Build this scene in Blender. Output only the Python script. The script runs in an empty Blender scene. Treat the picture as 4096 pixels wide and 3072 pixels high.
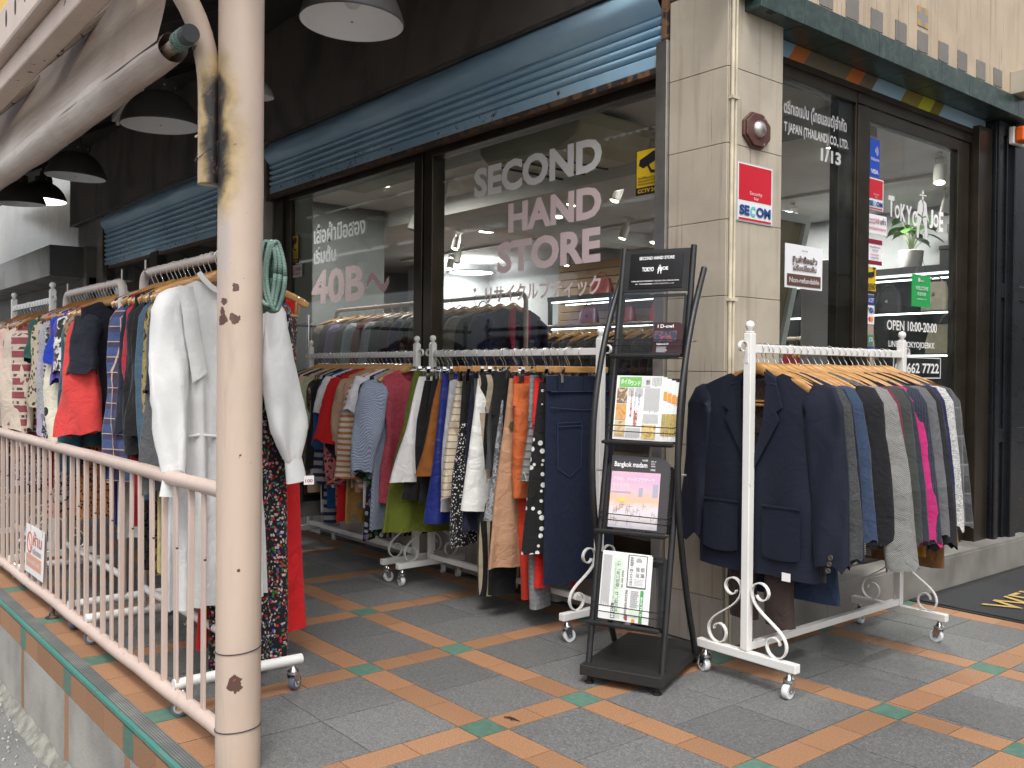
import bpy, bmesh, math, random
from mathutils import Vector, Matrix, noise
R = math.radians
sc = bpy.context.scene
col = sc.collection
random.seed(7)
# ---------------------------------------------------------------- camera, world, sun, exposure
cd = bpy.data.cameras.new('camera'); cam = bpy.data.objects.new('camera', cd); col.objects.link(cam)
cd.sensor_width = 36; cd.lens = 32.53; cd.clip_end = 500; cd.clip_start = .05
fw = Vector((-.7716, .6360, -.0129)); yaw, pit, rol = R(50.5026), R(-.7402), R(.5110)
fw = Vector((-math.sin(yaw)*math.cos(pit), math.cos(yaw)*math.cos(pit), math.sin(pit)))
rt = Vector((math.cos(yaw), math.sin(yaw), 0)); up = rt.cross(fw)
r2 = math.cos(rol)*rt+math.sin(rol)*up; u2 = -math.sin(rol)*rt+math.cos(rol)*up
M = Matrix((r2, u2, -fw)).transposed().to_4x4(); M.translation = (2.299, -2.988, 1.10)
cam.matrix_world = M; sc.camera = cam
W = bpy.data.worlds.new('World'); sc.world = W; W.use_nodes = True
nt = W.node_tree; sk = nt.nodes.new('ShaderNodeTexSky'); sk.sky_type = 'NISHITA'; sk.sun_disc = False
SUN_EL, SUN_AZ = R(58), R(128)
sk.sun_elevation = SUN_EL; sk.sun_rotation = SUN_AZ; sk.air_density = 1.0; sk.dust_density = 4.0; sk.ozone_density = .6
hs = nt.nodes.new('ShaderNodeHueSaturation'); hs.inputs['Saturation'].default_value = .25   # veiled, overcast sky
nt.links.new(sk.outputs[0], hs.inputs['Color']); nt.links.new(hs.outputs[0], nt.nodes['Background'].inputs[0]); nt.nodes['Background'].inputs[1].default_value = .15
sd = bpy.data.lights.new('sun', 'SUN'); sd.energy = .7; sd.angle = R(14); sd.color = (1, .97, .92)
so = bpy.data.objects.new('sun', sd); col.objects.link(so)
sdir = Vector((math.sin(SUN_AZ)*math.cos(SUN_EL), math.cos(SUN_AZ)*math.cos(SUN_EL), math.sin(SUN_EL)))
so.rotation_euler = sdir.to_track_quat('Z', 'Y').to_euler(); so.location = sdir*30
vs = sc.view_settings; vs.view_transform = 'Standard'; vs.look = 'None'; vs.exposure = 1.0; vs.gamma = 1; vs.use_curve_mapping = False
sc.render.engine = 'CYCLES'
cy = sc.cycles; cy.max_bounces = 7; cy.diffuse_bounces = 4; cy.glossy_bounces = 3; cy.transparent_max_bounces = 24
cy.transmission_bounces = 3; cy.sample_clamp_indirect = 4; cy.caustics_reflective = False; cy.caustics_refractive = False
try: cy.use_denoising = True; cy.denoiser = 'OPENIMAGEDENOISE'
except Exception: pass

# ---------------------------------------------------------------- node helper and materials
MATS = {}
class NT:
    def __init__(s, name):
        s.m = bpy.data.materials.new(name); s.m.use_nodes = True; s.t = s.m.node_tree
        s.b = s.t.nodes['Principled BSDF']; s.out = s.t.nodes['Material Output']; s._c = None
    def n(s, ty, ins=None, **pr):
        d = s.t.nodes.new('ShaderNode'+ty)
        for k, v in pr.items(): setattr(d, k, v)
        for k, v in (ins or {}).items(): s.set(d.inputs[k], v)
        return d
    def set(s, sock, v):
        if isinstance(v, bpy.types.NodeSocket): s.t.links.new(v, sock)
        elif isinstance(v, (tuple, list)) and sock.type == 'RGBA' and len(v) == 3: sock.default_value = (*v, 1)
        else: sock.default_value = v
    def co(s):
        if not s._c: s._c = s.n('TexCoord').outputs['Object']
        return s._c
    def sep(s, v=None): return s.n('SeparateXYZ', {0: v or s.co()}).outputs
    def ma(s, op, a, b=0.0, c=0.0): return s.n('Math', {0: a, 1: b, 2: c}, operation=op).outputs[0]
    def mix(s, f, a, b): return s.n('Mix', {0: f, 6: a, 7: b}, data_type='RGBA').outputs[2]
    def noise(s, sc_, det=4, dist=0, v=None, rough=.55, o=0): return s.n('TexNoise', {'Vector': v or s.co(), 'Scale': sc_, 'Detail': det, 'Distortion': dist, 'Roughness': rough}).outputs[o]
    def voro(s, sc_, v=None, rnd=1.0, o='Distance', **k): return s.n('TexVoronoi', {'Vector': v or s.co(), 'Scale': sc_, 'Randomness': rnd}, **k).outputs[o]
    def ramp(s, f, stops, con=False):
        r = s.n('ValToRGB', {0: f}); e = r.color_ramp
        if con: e.interpolation = 'CONSTANT'
        while len(e.elements) < len(stops): e.elements.new(.5)
        for el, (p, c) in zip(e.elements, stops): el.position = p; el.color = (*c, 1) if len(c) == 3 else c
        return r.outputs[0]
    def step(s, f, a, b): return s.n('MapRange', {0: f, 1: a, 2: b}, interpolation_type='SMOOTHSTEP').outputs[0]
    def sc(s, v): return s.n('Mapping', {0: s.co(), 3: v}).outputs[0]
    def bump(s, h, st=.3, d=.01, nrm=None):
        i = {'Height': h, 'Strength': st, 'Distance': d}
        if nrm: i['Normal'] = nrm
        return s.n('Bump', i).outputs[0]
    def fin(s, color=None, rough=.6, metal=0, nrm=None, spec=None, **kw):
        if color is not None: s.set(s.b.inputs['Base Color'], color)
        s.set(s.b.inputs['Roughness'], rough); s.set(s.b.inputs['Metallic'], metal)
        if nrm: s.set(s.b.inputs['Normal'], nrm)
        if spec is not None: s.b.inputs['Specular IOR Level'].default_value = spec
        for k, v in kw.items(): s.set(s.b.inputs[k], v)
        return s.m
def mul(c, f): return tuple(min(1, x*f) for x in c)
def plain(name, c, rough=.5, metal=0, var=.12, vs_=3.0, bump=0, bs=60, spec=None, **kw):
    if name in MATS: return MATS[name]
    t = NT(name); f = t.noise(vs_, 6)
    cc = t.mix(t.step(f, .3, .7), mul(c, 1-var), mul(c, 1+var))
    rr = t.ma('MULTIPLY_ADD', t.noise(vs_*4, 3), .2, rough-.1)
    nb = t.bump(t.noise(bs, 3), bump, .004) if bump else None
    MATS[name] = t.fin(cc, rr, metal, nb, spec, **kw); return MATS[name]
def emis(name, c, st):
    if name in MATS: return MATS[name]
    t = NT(name); MATS[name] = t.fin(c, .5, **{'Emission Color': c, 'Emission Strength': st}); return MATS[name]
def flat(name, c, rough=.45):
    return plain(name, c, rough, 0, .03, 5)
def worn(name, c, chip, amt=.68, sc_=14, rough=.45, metal=0, dirt=(.25, .2, .15), bump=.15, dirty=.35):
    """paint with chips, scratches and dirt"""
    if name in MATS: return MATS[name]
    t = NT(name)
    base = t.mix(t.step(t.noise(2.3, 6), .35, .75), c, mul(c, .86))
    base = t.mix(t.ma('MULTIPLY', t.step(t.noise(5, 8, rough=.7), .5, .8), dirty), base, dirt)
    k = t.step(t.noise(sc_, 5, .4), amt, amt+.015)
    cc = t.mix(k, base, chip)
    MATS[name] = t.fin(cc, t.ma('MULTIPLY_ADD', k, .3, rough), metal, t.bump(t.noise(40, 4), bump, .004, t.bump(k, -.4, .003))); return MATS[name]
def glass(name='window_glass', tint=(.9, .93, .92), dirt=.04):
    if name in MATS: return MATS[name]
    t = NT(name); t.t.nodes.remove(t.b)
    tr = t.n('BsdfTransparent', {0: tint}); gl = t.n('BsdfGlossy', {0: (.95, .97, 1), 1: .015})
    fr = t.ma('MULTIPLY_ADD', t.ma('POWER', t.n('LayerWeight', {0: .5}).outputs['Facing'], 5.0), .93, .032)
    mx = t.n('MixShader', {0: fr, 1: tr.outputs[0], 2: gl.outputs[0]})
    df = t.n('BsdfDiffuse', {0: (.5, .5, .5)})
    d = t.ma('MULTIPLY', t.step(t.noise(3, 8, rough=.7), .45, .8), dirt)
    m2 = t.n('MixShader', {0: d, 1: mx.outputs[0], 2: df.outputs[0]})
    t.t.links.new(m2.outputs[0], t.out.inputs[0]); MATS[name] = t.m; return t.m
def fab(c, c2=None, pat='plain', s=1.0, c3=None, rough=.9, sheen=.08, crump=.75):
    key = 'fabric_%s_%d' % (pat, len(MATS)); t = NT(key); c2 = c2 or mul(c, .4); c3 = c3 or mul(c2, 1.5)
    x, y, z = t.sep(); jit = t.n('VectorMath', {0: t.co(), 1: t.n('Mapping', {0: t.noise(9, 3, o=1), 1: (-.03, -.03, -.03), 3: (.06, .06, .06)}).outputs[0]}, operation='ADD').outputs[0]
    xy = t.ma('ADD', x, y)
    def band(v, sc_, duty, off=0.0): return t.ma('LESS_THAN', t.ma('FRACT', t.ma('MULTIPLY_ADD', v, sc_, 50.3+off)), duty)
    if pat == 'plain': cc = c
    elif pat == 'sv': cc = t.mix(band(xy, 60*s, .5), c, c2)
    elif pat == 'sh': cc = t.mix(band(z, 22*s, .45), c, c2)
    elif pat == 'diag': cc = t.mix(band(t.ma('ADD', xy, t.ma('MULTIPLY', z, .25)), 110*s, .5), c, c2)
    elif pat == 'plaid':
        cc = t.mix(t.ma('MULTIPLY', band(z, 9*s, .4), .6), c, c2); cc = t.mix(t.ma('MULTIPLY', band(xy, 9*s, .4), .6), cc, c2)
        cc = t.mix(t.ma('MULTIPLY', band(z, 9*s, .06, .65), .8), cc, c3); cc = t.mix(t.ma('MULTIPLY', band(xy, 9*s, .06, .65), .8), cc, c3)
    elif pat == 'grid':
        cc = t.mix(band(z, 26*s, .16), c, c2); cc = t.mix(t.ma('MULTIPLY', band(xy, 26*s, .1), .5), cc, c2)
    elif pat == 'dots': cc = t.mix(t.ma('LESS_THAN', t.voro(22*s, rnd=.55), .3), c, c2)
    elif pat == 'leo':
        d = t.voro(38*s, v=jit); r = t.noise(60*s, 2)
        ring = t.ma('MULTIPLY', t.ma('LESS_THAN', t.ma('ABSOLUTE', t.ma('SUBTRACT', d, .34)), .13), t.ma('GREATER_THAN', r, .44))
        cc = t.mix(ring, t.mix(t.ma('LESS_THAN', d, .3), c, c3), c2)
    elif pat == 'spots': cc = t.mix(t.ma('LESS_THAN', t.voro(75*s, v=jit), .4), c, c2)
    elif pat == 'flor':
        d = t.voro(42*s, v=jit); k = t.voro(42*s, v=jit, o='Color')
        hue = t.ramp(t.sep(k)[0], [(0, c2), (.3, c3), (.52, (.05, .16, .05)), (.7, (.5, .42, .4)), (.86, (.06, .1, .3))], True)
        pick = t.ma('GREATER_THAN', t.sep(k)[1], .25 if s > .8 else .6)
        cc = t.mix(t.ma('MULTIPLY', t.ma('LESS_THAN', d, .48), pick), c, hue)
    elif pat == 'camo': cc = t.ramp(t.noise(16*s, 2, 1.2), [(0, c), (.45, c2), (.6, c3)], True)
    elif pat == 'tweed':
        w = t.ma('ADD', t.ma('MULTIPLY', band(t.ma('ADD', z, t.ma('PINGPONG', xy, .012)), 160*s, .5), .7), t.ma('MULTIPLY', t.noise(260, 2), .5))
        cc = t.mix(t.step(w, .25, .85), c, c2)
    elif pat == 'marl': cc = t.mix(t.step(t.n('TexNoise', {'Vector': t.sc((120*s, 120*s, 420*s)), 'Scale': 1, 'Detail': 3}).outputs[0], .38, .66), c, c2)
    elif pat == 'lace': cc = t.mix(t.step(t.noise(48*s, 3, 1.4), .47, .53), c, c2)
    elif pat == 'geo':
        cc = t.mix(band(z, 14*s, .5), c, c2); cc = t.mix(t.ma('MULTIPLY', band(z, 14*s, .2, .4), band(xy, 60*s, .5)), cc, c3)
    elif pat == 'mosaic':
        rr = t.ma('MULTIPLY', t.voro(9*s, rnd=.7), 9.0); k = t.ma('LESS_THAN', t.voro(95*s), .38)
        k2 = t.ma('MULTIPLY', k, t.ma('GREATER_THAN', t.ma('FRACT', rr), .35)); low = t.ma('LESS_THAN', z, -.33)
        cc = t.mix(t.ma('MULTIPLY', k2, low), c, c2)
    elif pat == 'seq':
        k = t.voro(120*s, o='Color'); cc = t.mix(t.sep(k)[0], c, c2)
        return t.fin(cc, .25, .7, t.bump(t.sep(k)[1], .8, .004))
    elif pat == 'denim': cc = t.mix(t.step(t.n('TexNoise', {'Vector': t.sc((500, 500, 40)), 'Scale': 1, 'Detail': 3}).outputs[0], .35, .75), c, c2)
    if pat not in ('denim',):
        f = t.noise(6, 5); cc = t.mix(t.ma('MULTIPLY', t.step(f, .35, .7), .16), cc, (0.0, 0.0, 0.0))
    nb = t.bump(t.noise(330, 2), .25, .0015, t.bump(t.noise(15, 4, .8), crump, .018))
    m = t.fin(cc, rough, 0, nb, .25, **{'Sheen Weight': sheen, 'Sheen Roughness': .4}); MATS[key] = m
    return m

# ---------------------------------------------------------------- geometry helpers
def vinyl(name, c):
    """thin opaque film that lets a little of the shop light through"""
    t = NT(name); d = t.n('BsdfTranslucent', {0: c}); t.fin(c, .4)
    t.t.links.new(t.n('MixShader', {0: .45, 1: t.b.outputs[0], 2: d.outputs[0]}).outputs[0], t.out.inputs[0]); MATS[name] = t.m; return t.m
class MB:
    def __init__(s): s.v, s.f, s.m = [], [], []
    def add(s, vs_, fs, mi=0):
        o = len(s.v); s.v += [tuple(v) for v in vs_]; s.f += [[i+o for i in f] for f in fs]; s.m += [mi]*len(fs); return s
    def box(s, x0, x1, y0, y1, z0, z1, mi=0):
        return s.add([(x0, y0, z0), (x1, y0, z0), (x1, y1, z0), (x0, y1, z0), (x0, y0, z1), (x1, y0, z1), (x1, y1, z1), (x0, y1, z1)],
            [(3, 2, 1, 0), (4, 5, 6, 7), (0, 1, 5, 4), (1, 2, 6, 5), (2, 3, 7, 6), (3, 0, 4, 7)], mi)
    def quad(s, a, b, c, d, mi=0): return s.add([a, b, c, d], [(0, 1, 2, 3)], mi)
    def tube(s, path, r, n=10, mi=0, cap=True, flat_=1.0, upv=None):
        P = [Vector(p) for p in path]; N = len(P); vs_, fs = [], []; prev = None
        for i, p in enumerate(P):
            t = (P[min(i+1, N-1)]-P[max(i-1, 0)]).normalized()
            if prev is None:
                a = Vector(upv) if upv else (Vector((0, 0, 1)) if abs(t.z) < .9 else Vector((1, 0, 0)))
            else: a = prev
            a = (a-t*a.dot(t)).normalized(); b = t.cross(a); prev = a
            rr = r[i] if isinstance(r, (list, tuple)) else r
            for k in range(n):
                q = 2*math.pi*k/n; vs_.append(p+a*(rr*math.cos(q))+b*(rr*flat_*math.sin(q)))
        for i in range(N-1):
            for k in range(n): fs.append((i*n+k, i*n+(k+1) % n, (i+1)*n+(k+1) % n, (i+1)*n+k))
        if cap: fs += [tuple(reversed(range(n))), tuple(range((N-1)*n, N*n))]
        return s.add(vs_, fs, mi)
    def strip(s, path, w, t, side, mi=0):
        """flat bar swept along a path; side = width direction"""
        P = [Vector(p) for p in path]; sd_ = Vector(side).normalized(); vs_, fs = [], []
        for i, p in enumerate(P):
            d = (P[min(i+1, len(P)-1)]-P[max(i-1, 0)]).normalized(); nn = d.cross(sd_).normalized()
            for a, b in ((-1, -1), (1, -1), (1, 1), (-1, 1)): vs_.append(p+sd_*(a*w/2)+nn*(b*t/2))
        for i in range(len(P)-1):
            for k in range(4): fs.append((i*4+k, i*4+(k+1) % 4, i*4+4+(k+1) % 4, i*4+4+k))
        fs += [(3, 2, 1, 0), tuple(range(len(vs_)-4, len(vs_)))]
        return s.add(vs_, fs, mi)
    def lathe(s, prof, n=32, c=(0, 0, 0), ax='z', mi=0):
        vs_, fs = [], []
        for r, h in prof:
            for k in range(n):
                q = 2*math.pi*k/n; a, b = r*math.cos(q), r*math.sin(q)
                v = {'z': (a, b, h), 'y': (a, h, b), 'x': (h, a, b)}[ax]; vs_.append((v[0]+c[0], v[1]+c[1], v[2]+c[2]))
        for i in range(len(prof)-1):
            for k in range(n): fs.append((i*n+k, i*n+(k+1) % n, (i+1)*n+(k+1) % n, (i+1)*n+k))
        return s.add(vs_, fs, mi)
    def grid(s, fn, nu, nv, mi=0, closeu=False):
        vs_ = [fn(i/(nu if closeu else nu-1), j/(nv-1)) for j in range(nv) for i in range(nu)]
        fs = []
        for j in range(nv-1):
            for i in range(nu if closeu else nu-1): fs.append((j*nu+i, j*nu+(i+1) % nu, (j+1)*nu+(i+1) % nu, (j+1)*nu+i))
        return s.add(vs_, fs, mi)
    def poly(s, pts, n, th, mi=0):
        """extruded outline: pts 3-D in one plane, thickness th along n"""
        n = Vector(n)*th; k = len(pts); a = [Vector(p) for p in pts]; b = [p+n for p in a]
        return s.add(a+b, [tuple(reversed(range(k))), tuple(range(k, 2*k))]+[(i, (i+1) % k, k+(i+1) % k, k+i) for i in range(k)], mi)
    def build(s, name, mats, parent=None, smooth=0, bevel=0, loc=None, rz=0, tint=None):
        me = bpy.data.meshes.new(name); me.from_pydata(s.v, [], s.f); me.validate()
        for m in (mats if isinstance(mats, (list, tuple)) else [mats]): me.materials.append(m)
        if len(s.m) == len(me.polygons): me.polygons.foreach_set('material_index', s.m)
        if tint:
            a = me.attributes.new('tint', 'FLOAT', 'FACE'); a.data.foreach_set('value', tint)
        if smooth:
            me.polygons.foreach_set('use_smooth', [True]*len(me.polygons))
            if smooth < 180: me.set_sharp_from_angle(angle=R(smooth))
        o = bpy.data.objects.new(name, me); col.objects.link(o)
        if parent: o.parent = parent
        if loc: o.location = loc
        o.rotation_euler.z = rz
        if bevel:
            b = o.modifiers.new('bevel', 'BEVEL'); b.width = bevel; b.segments = 2; b.limit_method = 'ANGLE'
        me.update(); return o
LABELS = {}
def tag(o, label, cat, group=None):
    o['label'] = label; o['category'] = cat
    if group: o['group'] = group
    return o
def thing(name, label, cat, loc=(0, 0, 0), rz=0, group=None):
    o = bpy.data.objects.new(name, None); col.objects.link(o); o.location = loc; o.rotation_euler.z = rz
    o.empty_display_size = .05
    return tag(o, label, cat, group)
def struct(o): o['kind'] = 'structure'; return o
def put(o, parent, loc=(0, 0, 0), rz=0):
    """copy of an object (shared mesh) with its children"""
    c = o.copy(); col.objects.link(c); c.parent = parent; c.location = loc; c.rotation_euler.z = rz
    for k in list(o.children):
        d = k.copy(); col.objects.link(d); d.parent = c
    return c
TXT = {}
def text(s_, org, xd, yd, w, h, mat, parent, bold=0.0, th=.0012, name='lettering', keep=False):
    """lettering mesh: lower-left corner org, fitted to w x h along xd, yd (local to the parent)"""
    key = (s_, bold)
    if key not in TXT:
        c = bpy.data.curves.new('t', 'FONT'); c.body = s_; c.offset = bold; c.resolution_u = 3; c.fill_mode = 'FRONT'
        o = bpy.data.objects.new('t', c); me = bpy.data.meshes.new_from_object(o); bpy.data.objects.remove(o)
        vv = [tuple(v.co) for v in me.vertices]; ff = [tuple(p.vertices) for p in me.polygons]; bpy.data.meshes.remove(me); TXT[key] = (vv, ff)
    vv, ff = TXT[key]
    x0 = min(v[0] for v in vv); x1 = max(v[0] for v in vv); y0 = min(v[1] for v in vv); y1 = max(v[1] for v in vv)
    xd, yd, org = Vector(xd).normalized(), Vector(yd).normalized(), Vector(org); nd = xd.cross(yd).normalized()
    sx = w/max(1e-6, x1-x0); sy = h/max(1e-6, y1-y0) if h else sx
    mb = MB(); mb.add([org+xd*((v[0]-x0)*sx)+yd*((v[1]-y0)*sy)+nd*th for v in vv], ff)
    return mb.build(name, mat, parent)
def panel(org, xd, yd, w, h, mat, parent, th=.002, name='panel', mi=0):
    xd, yd, o = Vector(xd).normalized(), Vector(yd).normalized(), Vector(org); n = xd.cross(yd)
    mb = MB(); mb.poly([o, o+xd*w, o+xd*w+yd*h, o+yd*h], n, th); return mb.build(name, mat, parent)
def arc(c, r, a0, a1, n, u, v, r1=None):
    c, u, v = Vector(c), Vector(u), Vector(v); r1 = r if r1 is None else r1
    return [c+u*((r+(r1-r)*i/n)*math.cos(R(a0+(a1-a0)*i/n)))+v*((r+(r1-r)*i/n)*math.sin(R(a0+(a1-a0)*i/n))) for i in range(n+1)]
# ================================================================ ground
def tile_mat(name, c1, c2, s, bump, rough, dist=1.5, d2=.0025):
    t = NT(name); f = t.noise(s, 5, dist); tn = t.n('Attribute', attribute_name='tint').outputs['Fac']
    cc = t.mix(t.step(f, .38, .66), c1, c2); cc = t.mix(t.ma('MULTIPLY', t.step(t.noise(1.7, 6), .45, .8), .3), cc, mul(c1, .7))
    cc = t.n('HueSaturation', {'Value': tn, 'Color': cc}).outputs[0]
    return t.fin(cc, t.ma('MULTIPLY_ADD', f, .2, rough-.1), 0, t.bump(f, bump, d2), .4)
m_slate = tile_mat('slate_tile', (.088, .090, .088), (.20, .20, .195), 125, .7, .48)
m_terra = tile_mat('terracotta_tile', (.25, .128, .066), (.34, .185, .10), 170, .2, .6, 0, .0015)
m_green = tile_mat('green_tile', (.075, .15, .115), (.10, .19, .145), 40, .08, .5, 0)
m_grout = plain('dark_grout', (.12, .12, .115), .9)
m_conc = plain('concrete', (.27, .26, .235), .85, 0, .25, 3, .5, 70)
m_dark = plain('dark_board', (.022, .019, .017), .5, 0, .3, 2, .1)
def tiles():
    xs = [1.9, 1.185, .766, .053]+[.053-.713*i for i in range(1, 23)]; ys = [-1.97, -1.24, -.823, -.102]+[-.102+.714*i for i in range(1, 12)]
    hw = .0553; mb = MB(); tint = []
    def cuts(cs, lo, hi):
        cs = sorted(cs); out = []; prev = lo
        for c in cs:
            a, b = c-hw, c+hw
            if b <= lo or a >= hi: continue
            if a > prev: out.append((prev, a, 0))
            out.append((max(a, lo), min(b, hi), 1)); prev = b
        if prev < hi: out.append((prev, hi, 0))
        return out
    def cellsplit(a, b, n): return [(a+(b-a)*i/n, a+(b-a)*(i+1)/n) for i in range(n)]
    def region(x0, x1, y0, y1):
        for xa, xb, bx in cuts(xs, x0, x1):
            for ya, yb, by in cuts(ys, y0, y1):
                if bx and by: mi, nx, ny = 2, 1, 1
                elif bx: mi, nx, ny = 1, 1, max(1, round((yb-ya)/.2))
                elif by: mi, nx, ny = 1, max(1, round((xb-xa)/.2)), 1
                else: mi, nx, ny = 0, max(1, round((xb-xa)/.3)), max(1, round((yb-ya)/.3))
                for p, q in cellsplit(xa, xb, nx):
                    for r, s in cellsplit(ya, yb, ny):
                        g = .0017 if mi == 0 else .0018; dz = random.uniform(-.0006, .0006)
                        mb.box(p+g, q-g, r+g, s-g, -.012, dz, mi); v = random.uniform(.86, 1.1); tint.extend([v]*6)
    region(-15.6, 1.955, -2.022, -.03); region(.0, 1.955, -.03, 7.6)
    n0 = len(mb.f); mb.box(-15.6, 1.955, -2.022, -.0, -.05, -.0035, 3); mb.box(0, 1.955, 0, 7.6, -.05, -.0036, 3)
    tint.extend([1.0]*(len(mb.f)-n0))
    struct(mb.build('walkway_floor', [m_slate, m_terra, m_green, m_grout], tint=tint))
    # kerb wall: nosing, teal edge and tiled riser
    k = MB(); tint = []
    m_nose = NT('grooved_nosing'); y = m_nose.sep()[1]; g = m_nose.ma('PINGPONG', y, .004)
    m_nose = m_nose.fin(m_nose.mix(m_nose.step(g, .0022, .0034), m_nose.mix(m_nose.step(m_nose.noise(6, 6), .4, .75), (.11, .12, .115), (.21, .21, .195)), (.03, .034, .033)), .7, 0, m_nose.bump(g, 1.0, .006))
    m_teal = worn('teal_edge', (.045, .21, .175), (.12, .14, .12), .62, 25)
    k.box(-15.6, 2.0, -2.07, -2.0225, -.02, .005, 0); k.box(-15.6, 2.0, -2.0845, -2.0708, -.010, .003, 1)
    zt, zm, zb = -.018, -.107, -.46
    for i in range(-1, 23):
        xc = .053-.713*i
        for mi, a, b, z0, z1 in ((4, xc-.05, xc+.05, zm, zt), (3, xc-.036, xc+.02, zb, zm), (2, xc-.713+.02, xc-.036, zb, zm)):
            k.box(a+.001, b-.001, -2.082, -2.02, z0+.001, z1-.001, mi)
        for p, q in cellsplit(xc-.713+.05, xc-.05, 3): k.box(p+.001, q-.001, -2.082, -2.02, zm+.001, zt-.001, 3)
    k.box(-15.6, 2.0, -2.078, -2.0, -.5, -.02, 5); k.box(1.957, 2.0, -2.07, 7.6, -.5, .004, 2)
    struct(k.build('walkway_kerb', [m_nose, m_teal, m_conc, m_terra, m_green, m_grout], tint=[random.uniform(.85, 1.08) for _ in k.f]))
tiles()
def street():
    t = NT('asphalt'); f = t.noise(120, 6, 0, rough=.75); d = t.step(t.noise(1.6, 7, .5), .42, .7)
    cc = t.mix(f, (.15, .15, .146), (.33, .325, .315)); cc = t.mix(t.ma('MULTIPLY', d, .6), cc, (.09, .09, .088))
    m = t.fin(cc, t.ma('MULTIPLY_ADD', d, -.35, .85), 0, t.bump(f, .9, .012, t.bump(t.noise(9, 5), .5, .03)))
    mb = MB(); mb.quad((-120, -120, -.41), (120, -120, -.41), (120, 120, -.41), (-120, 120, -.41)); struct(mb.build('street', m))
    # broken mortar fillet along the foot of the kerb
    def fn(u, v):
        x = -15+17*u; n1 = noise.noise(Vector((x*5, 0, 1)))*.03+noise.noise(Vector((x*21, 3, 1)))*.018
        w = .05+n1*.8; y = -2.083-w*v; z = -.405+(.045+n1*.7)*(1-v)**1.3+noise.noise(Vector((x*34, v*5, 7)))*.011*(1-abs(2*v-1)*.2)
        return (x, y, z if v < 1 else -.42)
    mb = MB(); mb.grid(fn, 900, 7)
    o = mb.build('mortar_fillet', plain('rubble_mortar', (.20, .195, .17), .95, 0, .35, 18, 1, 90), smooth=180); struct(o)
    rnd = random.Random(3); mb = MB()
    for i in range(260):
        x = rnd.uniform(-4, -.2); y = -2.12-abs(rnd.gauss(0, .11)); r = rnd.uniform(.002, .008)*(1 if rnd.random() < .95 else 1.6)
        mb.lathe([(0, -r), (r, -r*.3), (r*.8, r*.6), (0, r)], 5, (x, y, -.409+r*.4))
    o = mb.build('loose_grit', plain('grit', (.34, .33, .3), .9, 0, .4, 20)); o['kind'] = 'stuff'
    for x, y, s, l in ((-.78, -2.27, .03, 'white'), ):
        mb = MB(); mb.grid(lambda u, v: (x+(u-.5)*s*2.2, y+(v-.5)*s, -.402+.012*math.sin(u*5+v*4)), 6, 5)
        o = mb.build('paper_scrap', flat('scrap_white', (.75, .75, .73))); tag(o, 'small crumpled white paper scrap lying on the street by the kerb', 'litter')
street()
# ================================================================ the shop building
m_stone = NT('beige_stone_tile')
def stone(name, c, rough):
    t = NT(name); x, y, z = t.sep(); streak = t.noise(1, 5, v=t.sc((22, 22, 1.1))); s2 = t.noise(1, 3, v=t.sc((55, 55, 2.2)))
    cc = t.mix(t.step(t.noise(4, 6, .5), .3, .75), c, mul(c, .8)); cc = t.mix(t.ma('MULTIPLY', t.step(streak, .52, .72), .35), cc, (.17, .125, .075))
    cc = t.mix(t.ma('MULTIPLY', t.step(s2, .64, .72), .55), cc, (.05, .04, .03))
    cc = t.mix(t.ma('MULTIPLY', t.step(t.noise(3.1, 6, 1), .58, .75), .3), cc, (.42, .30, .24))
    return t.fin(cc, t.ma('MULTIPLY_ADD', t.noise(7, 4), .25, rough-.12), 0, t.bump(t.noise(50, 4), .12, .003), .5)
m_stone = stone('beige_stone_tile', (.45, .395, .315), .32); m_plinth = stone('grey_plinth_tile', (.42, .38, .34), .45)
m_bronze = plain('bronze_aluminium', (.060, .049, .036), .32, .75, .2, 6)
m_alu = plain('brushed_steel', (.45, .43, .40), .35, .9, .15, 9)
m_rubber = plain('black_rubber', (.012, .012, .012), .6)
m_glass = glass()
m_white = vinyl('white_vinyl', (.82, .81, .81)); m_pink = vinyl('blush_vinyl', (.80, .64, .67))
m_black = plain('black_print', (.013, .013, .014), .45, 0, .1)
bld = thing('shop_building', 'corner shop with beige tiled pillar, glass fronts and lettered windows', 'shop')
def pillar():
    mb = MB(); core = MB(); core.box(-.297, -.006, .006, .361, 0, 2.66); core.build('pillar', m_grout, bld)
    zs = [0, .20, .503, .806, 1.109, 1.412, 1.715, 2.018, 2.321, 2.655]; pl = MB()
    for i in range(len(zs)-1):
        b = pl if i == 0 else mb; a, c = zs[i]+.0012, zs[i+1]-.0012; j = random.uniform(-.0007, .0007)
        b.box(-.30, -.0015, -.001-j, .006, a, c); b.box(-.006, .0012+j, .0075, .366, a, c); b.box(-.302, -.297, .006, .30, a, c)
    mb.build('pillar_tile', m_stone, bld, bevel=.0012); pl.build('pillar_foot', m_plinth, bld, bevel=.001)
    e = MB(); e.box(-.362, -.302, -.02, .10, .3, 2.5); e.build('steel_edge_strip', m_alu, bld, bevel=.002)
    c = MB()
    for y, r in ((.016, .008), (.038, .0065)): c.tube([(.010, y, .02), (.011, y+.001, .9), (.010, y, 1.5), (.011, y+.001, 2.66)], r, 10)
    for z in (.6, 1.39, 2.19): c.box(.0015, .022, .004, .05, z, z+.012)
    c.build('conduit', plain('cream_conduit', (.52, .46, .34), .45, 0, .2, 7), bld, smooth=40)
pillar()
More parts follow.
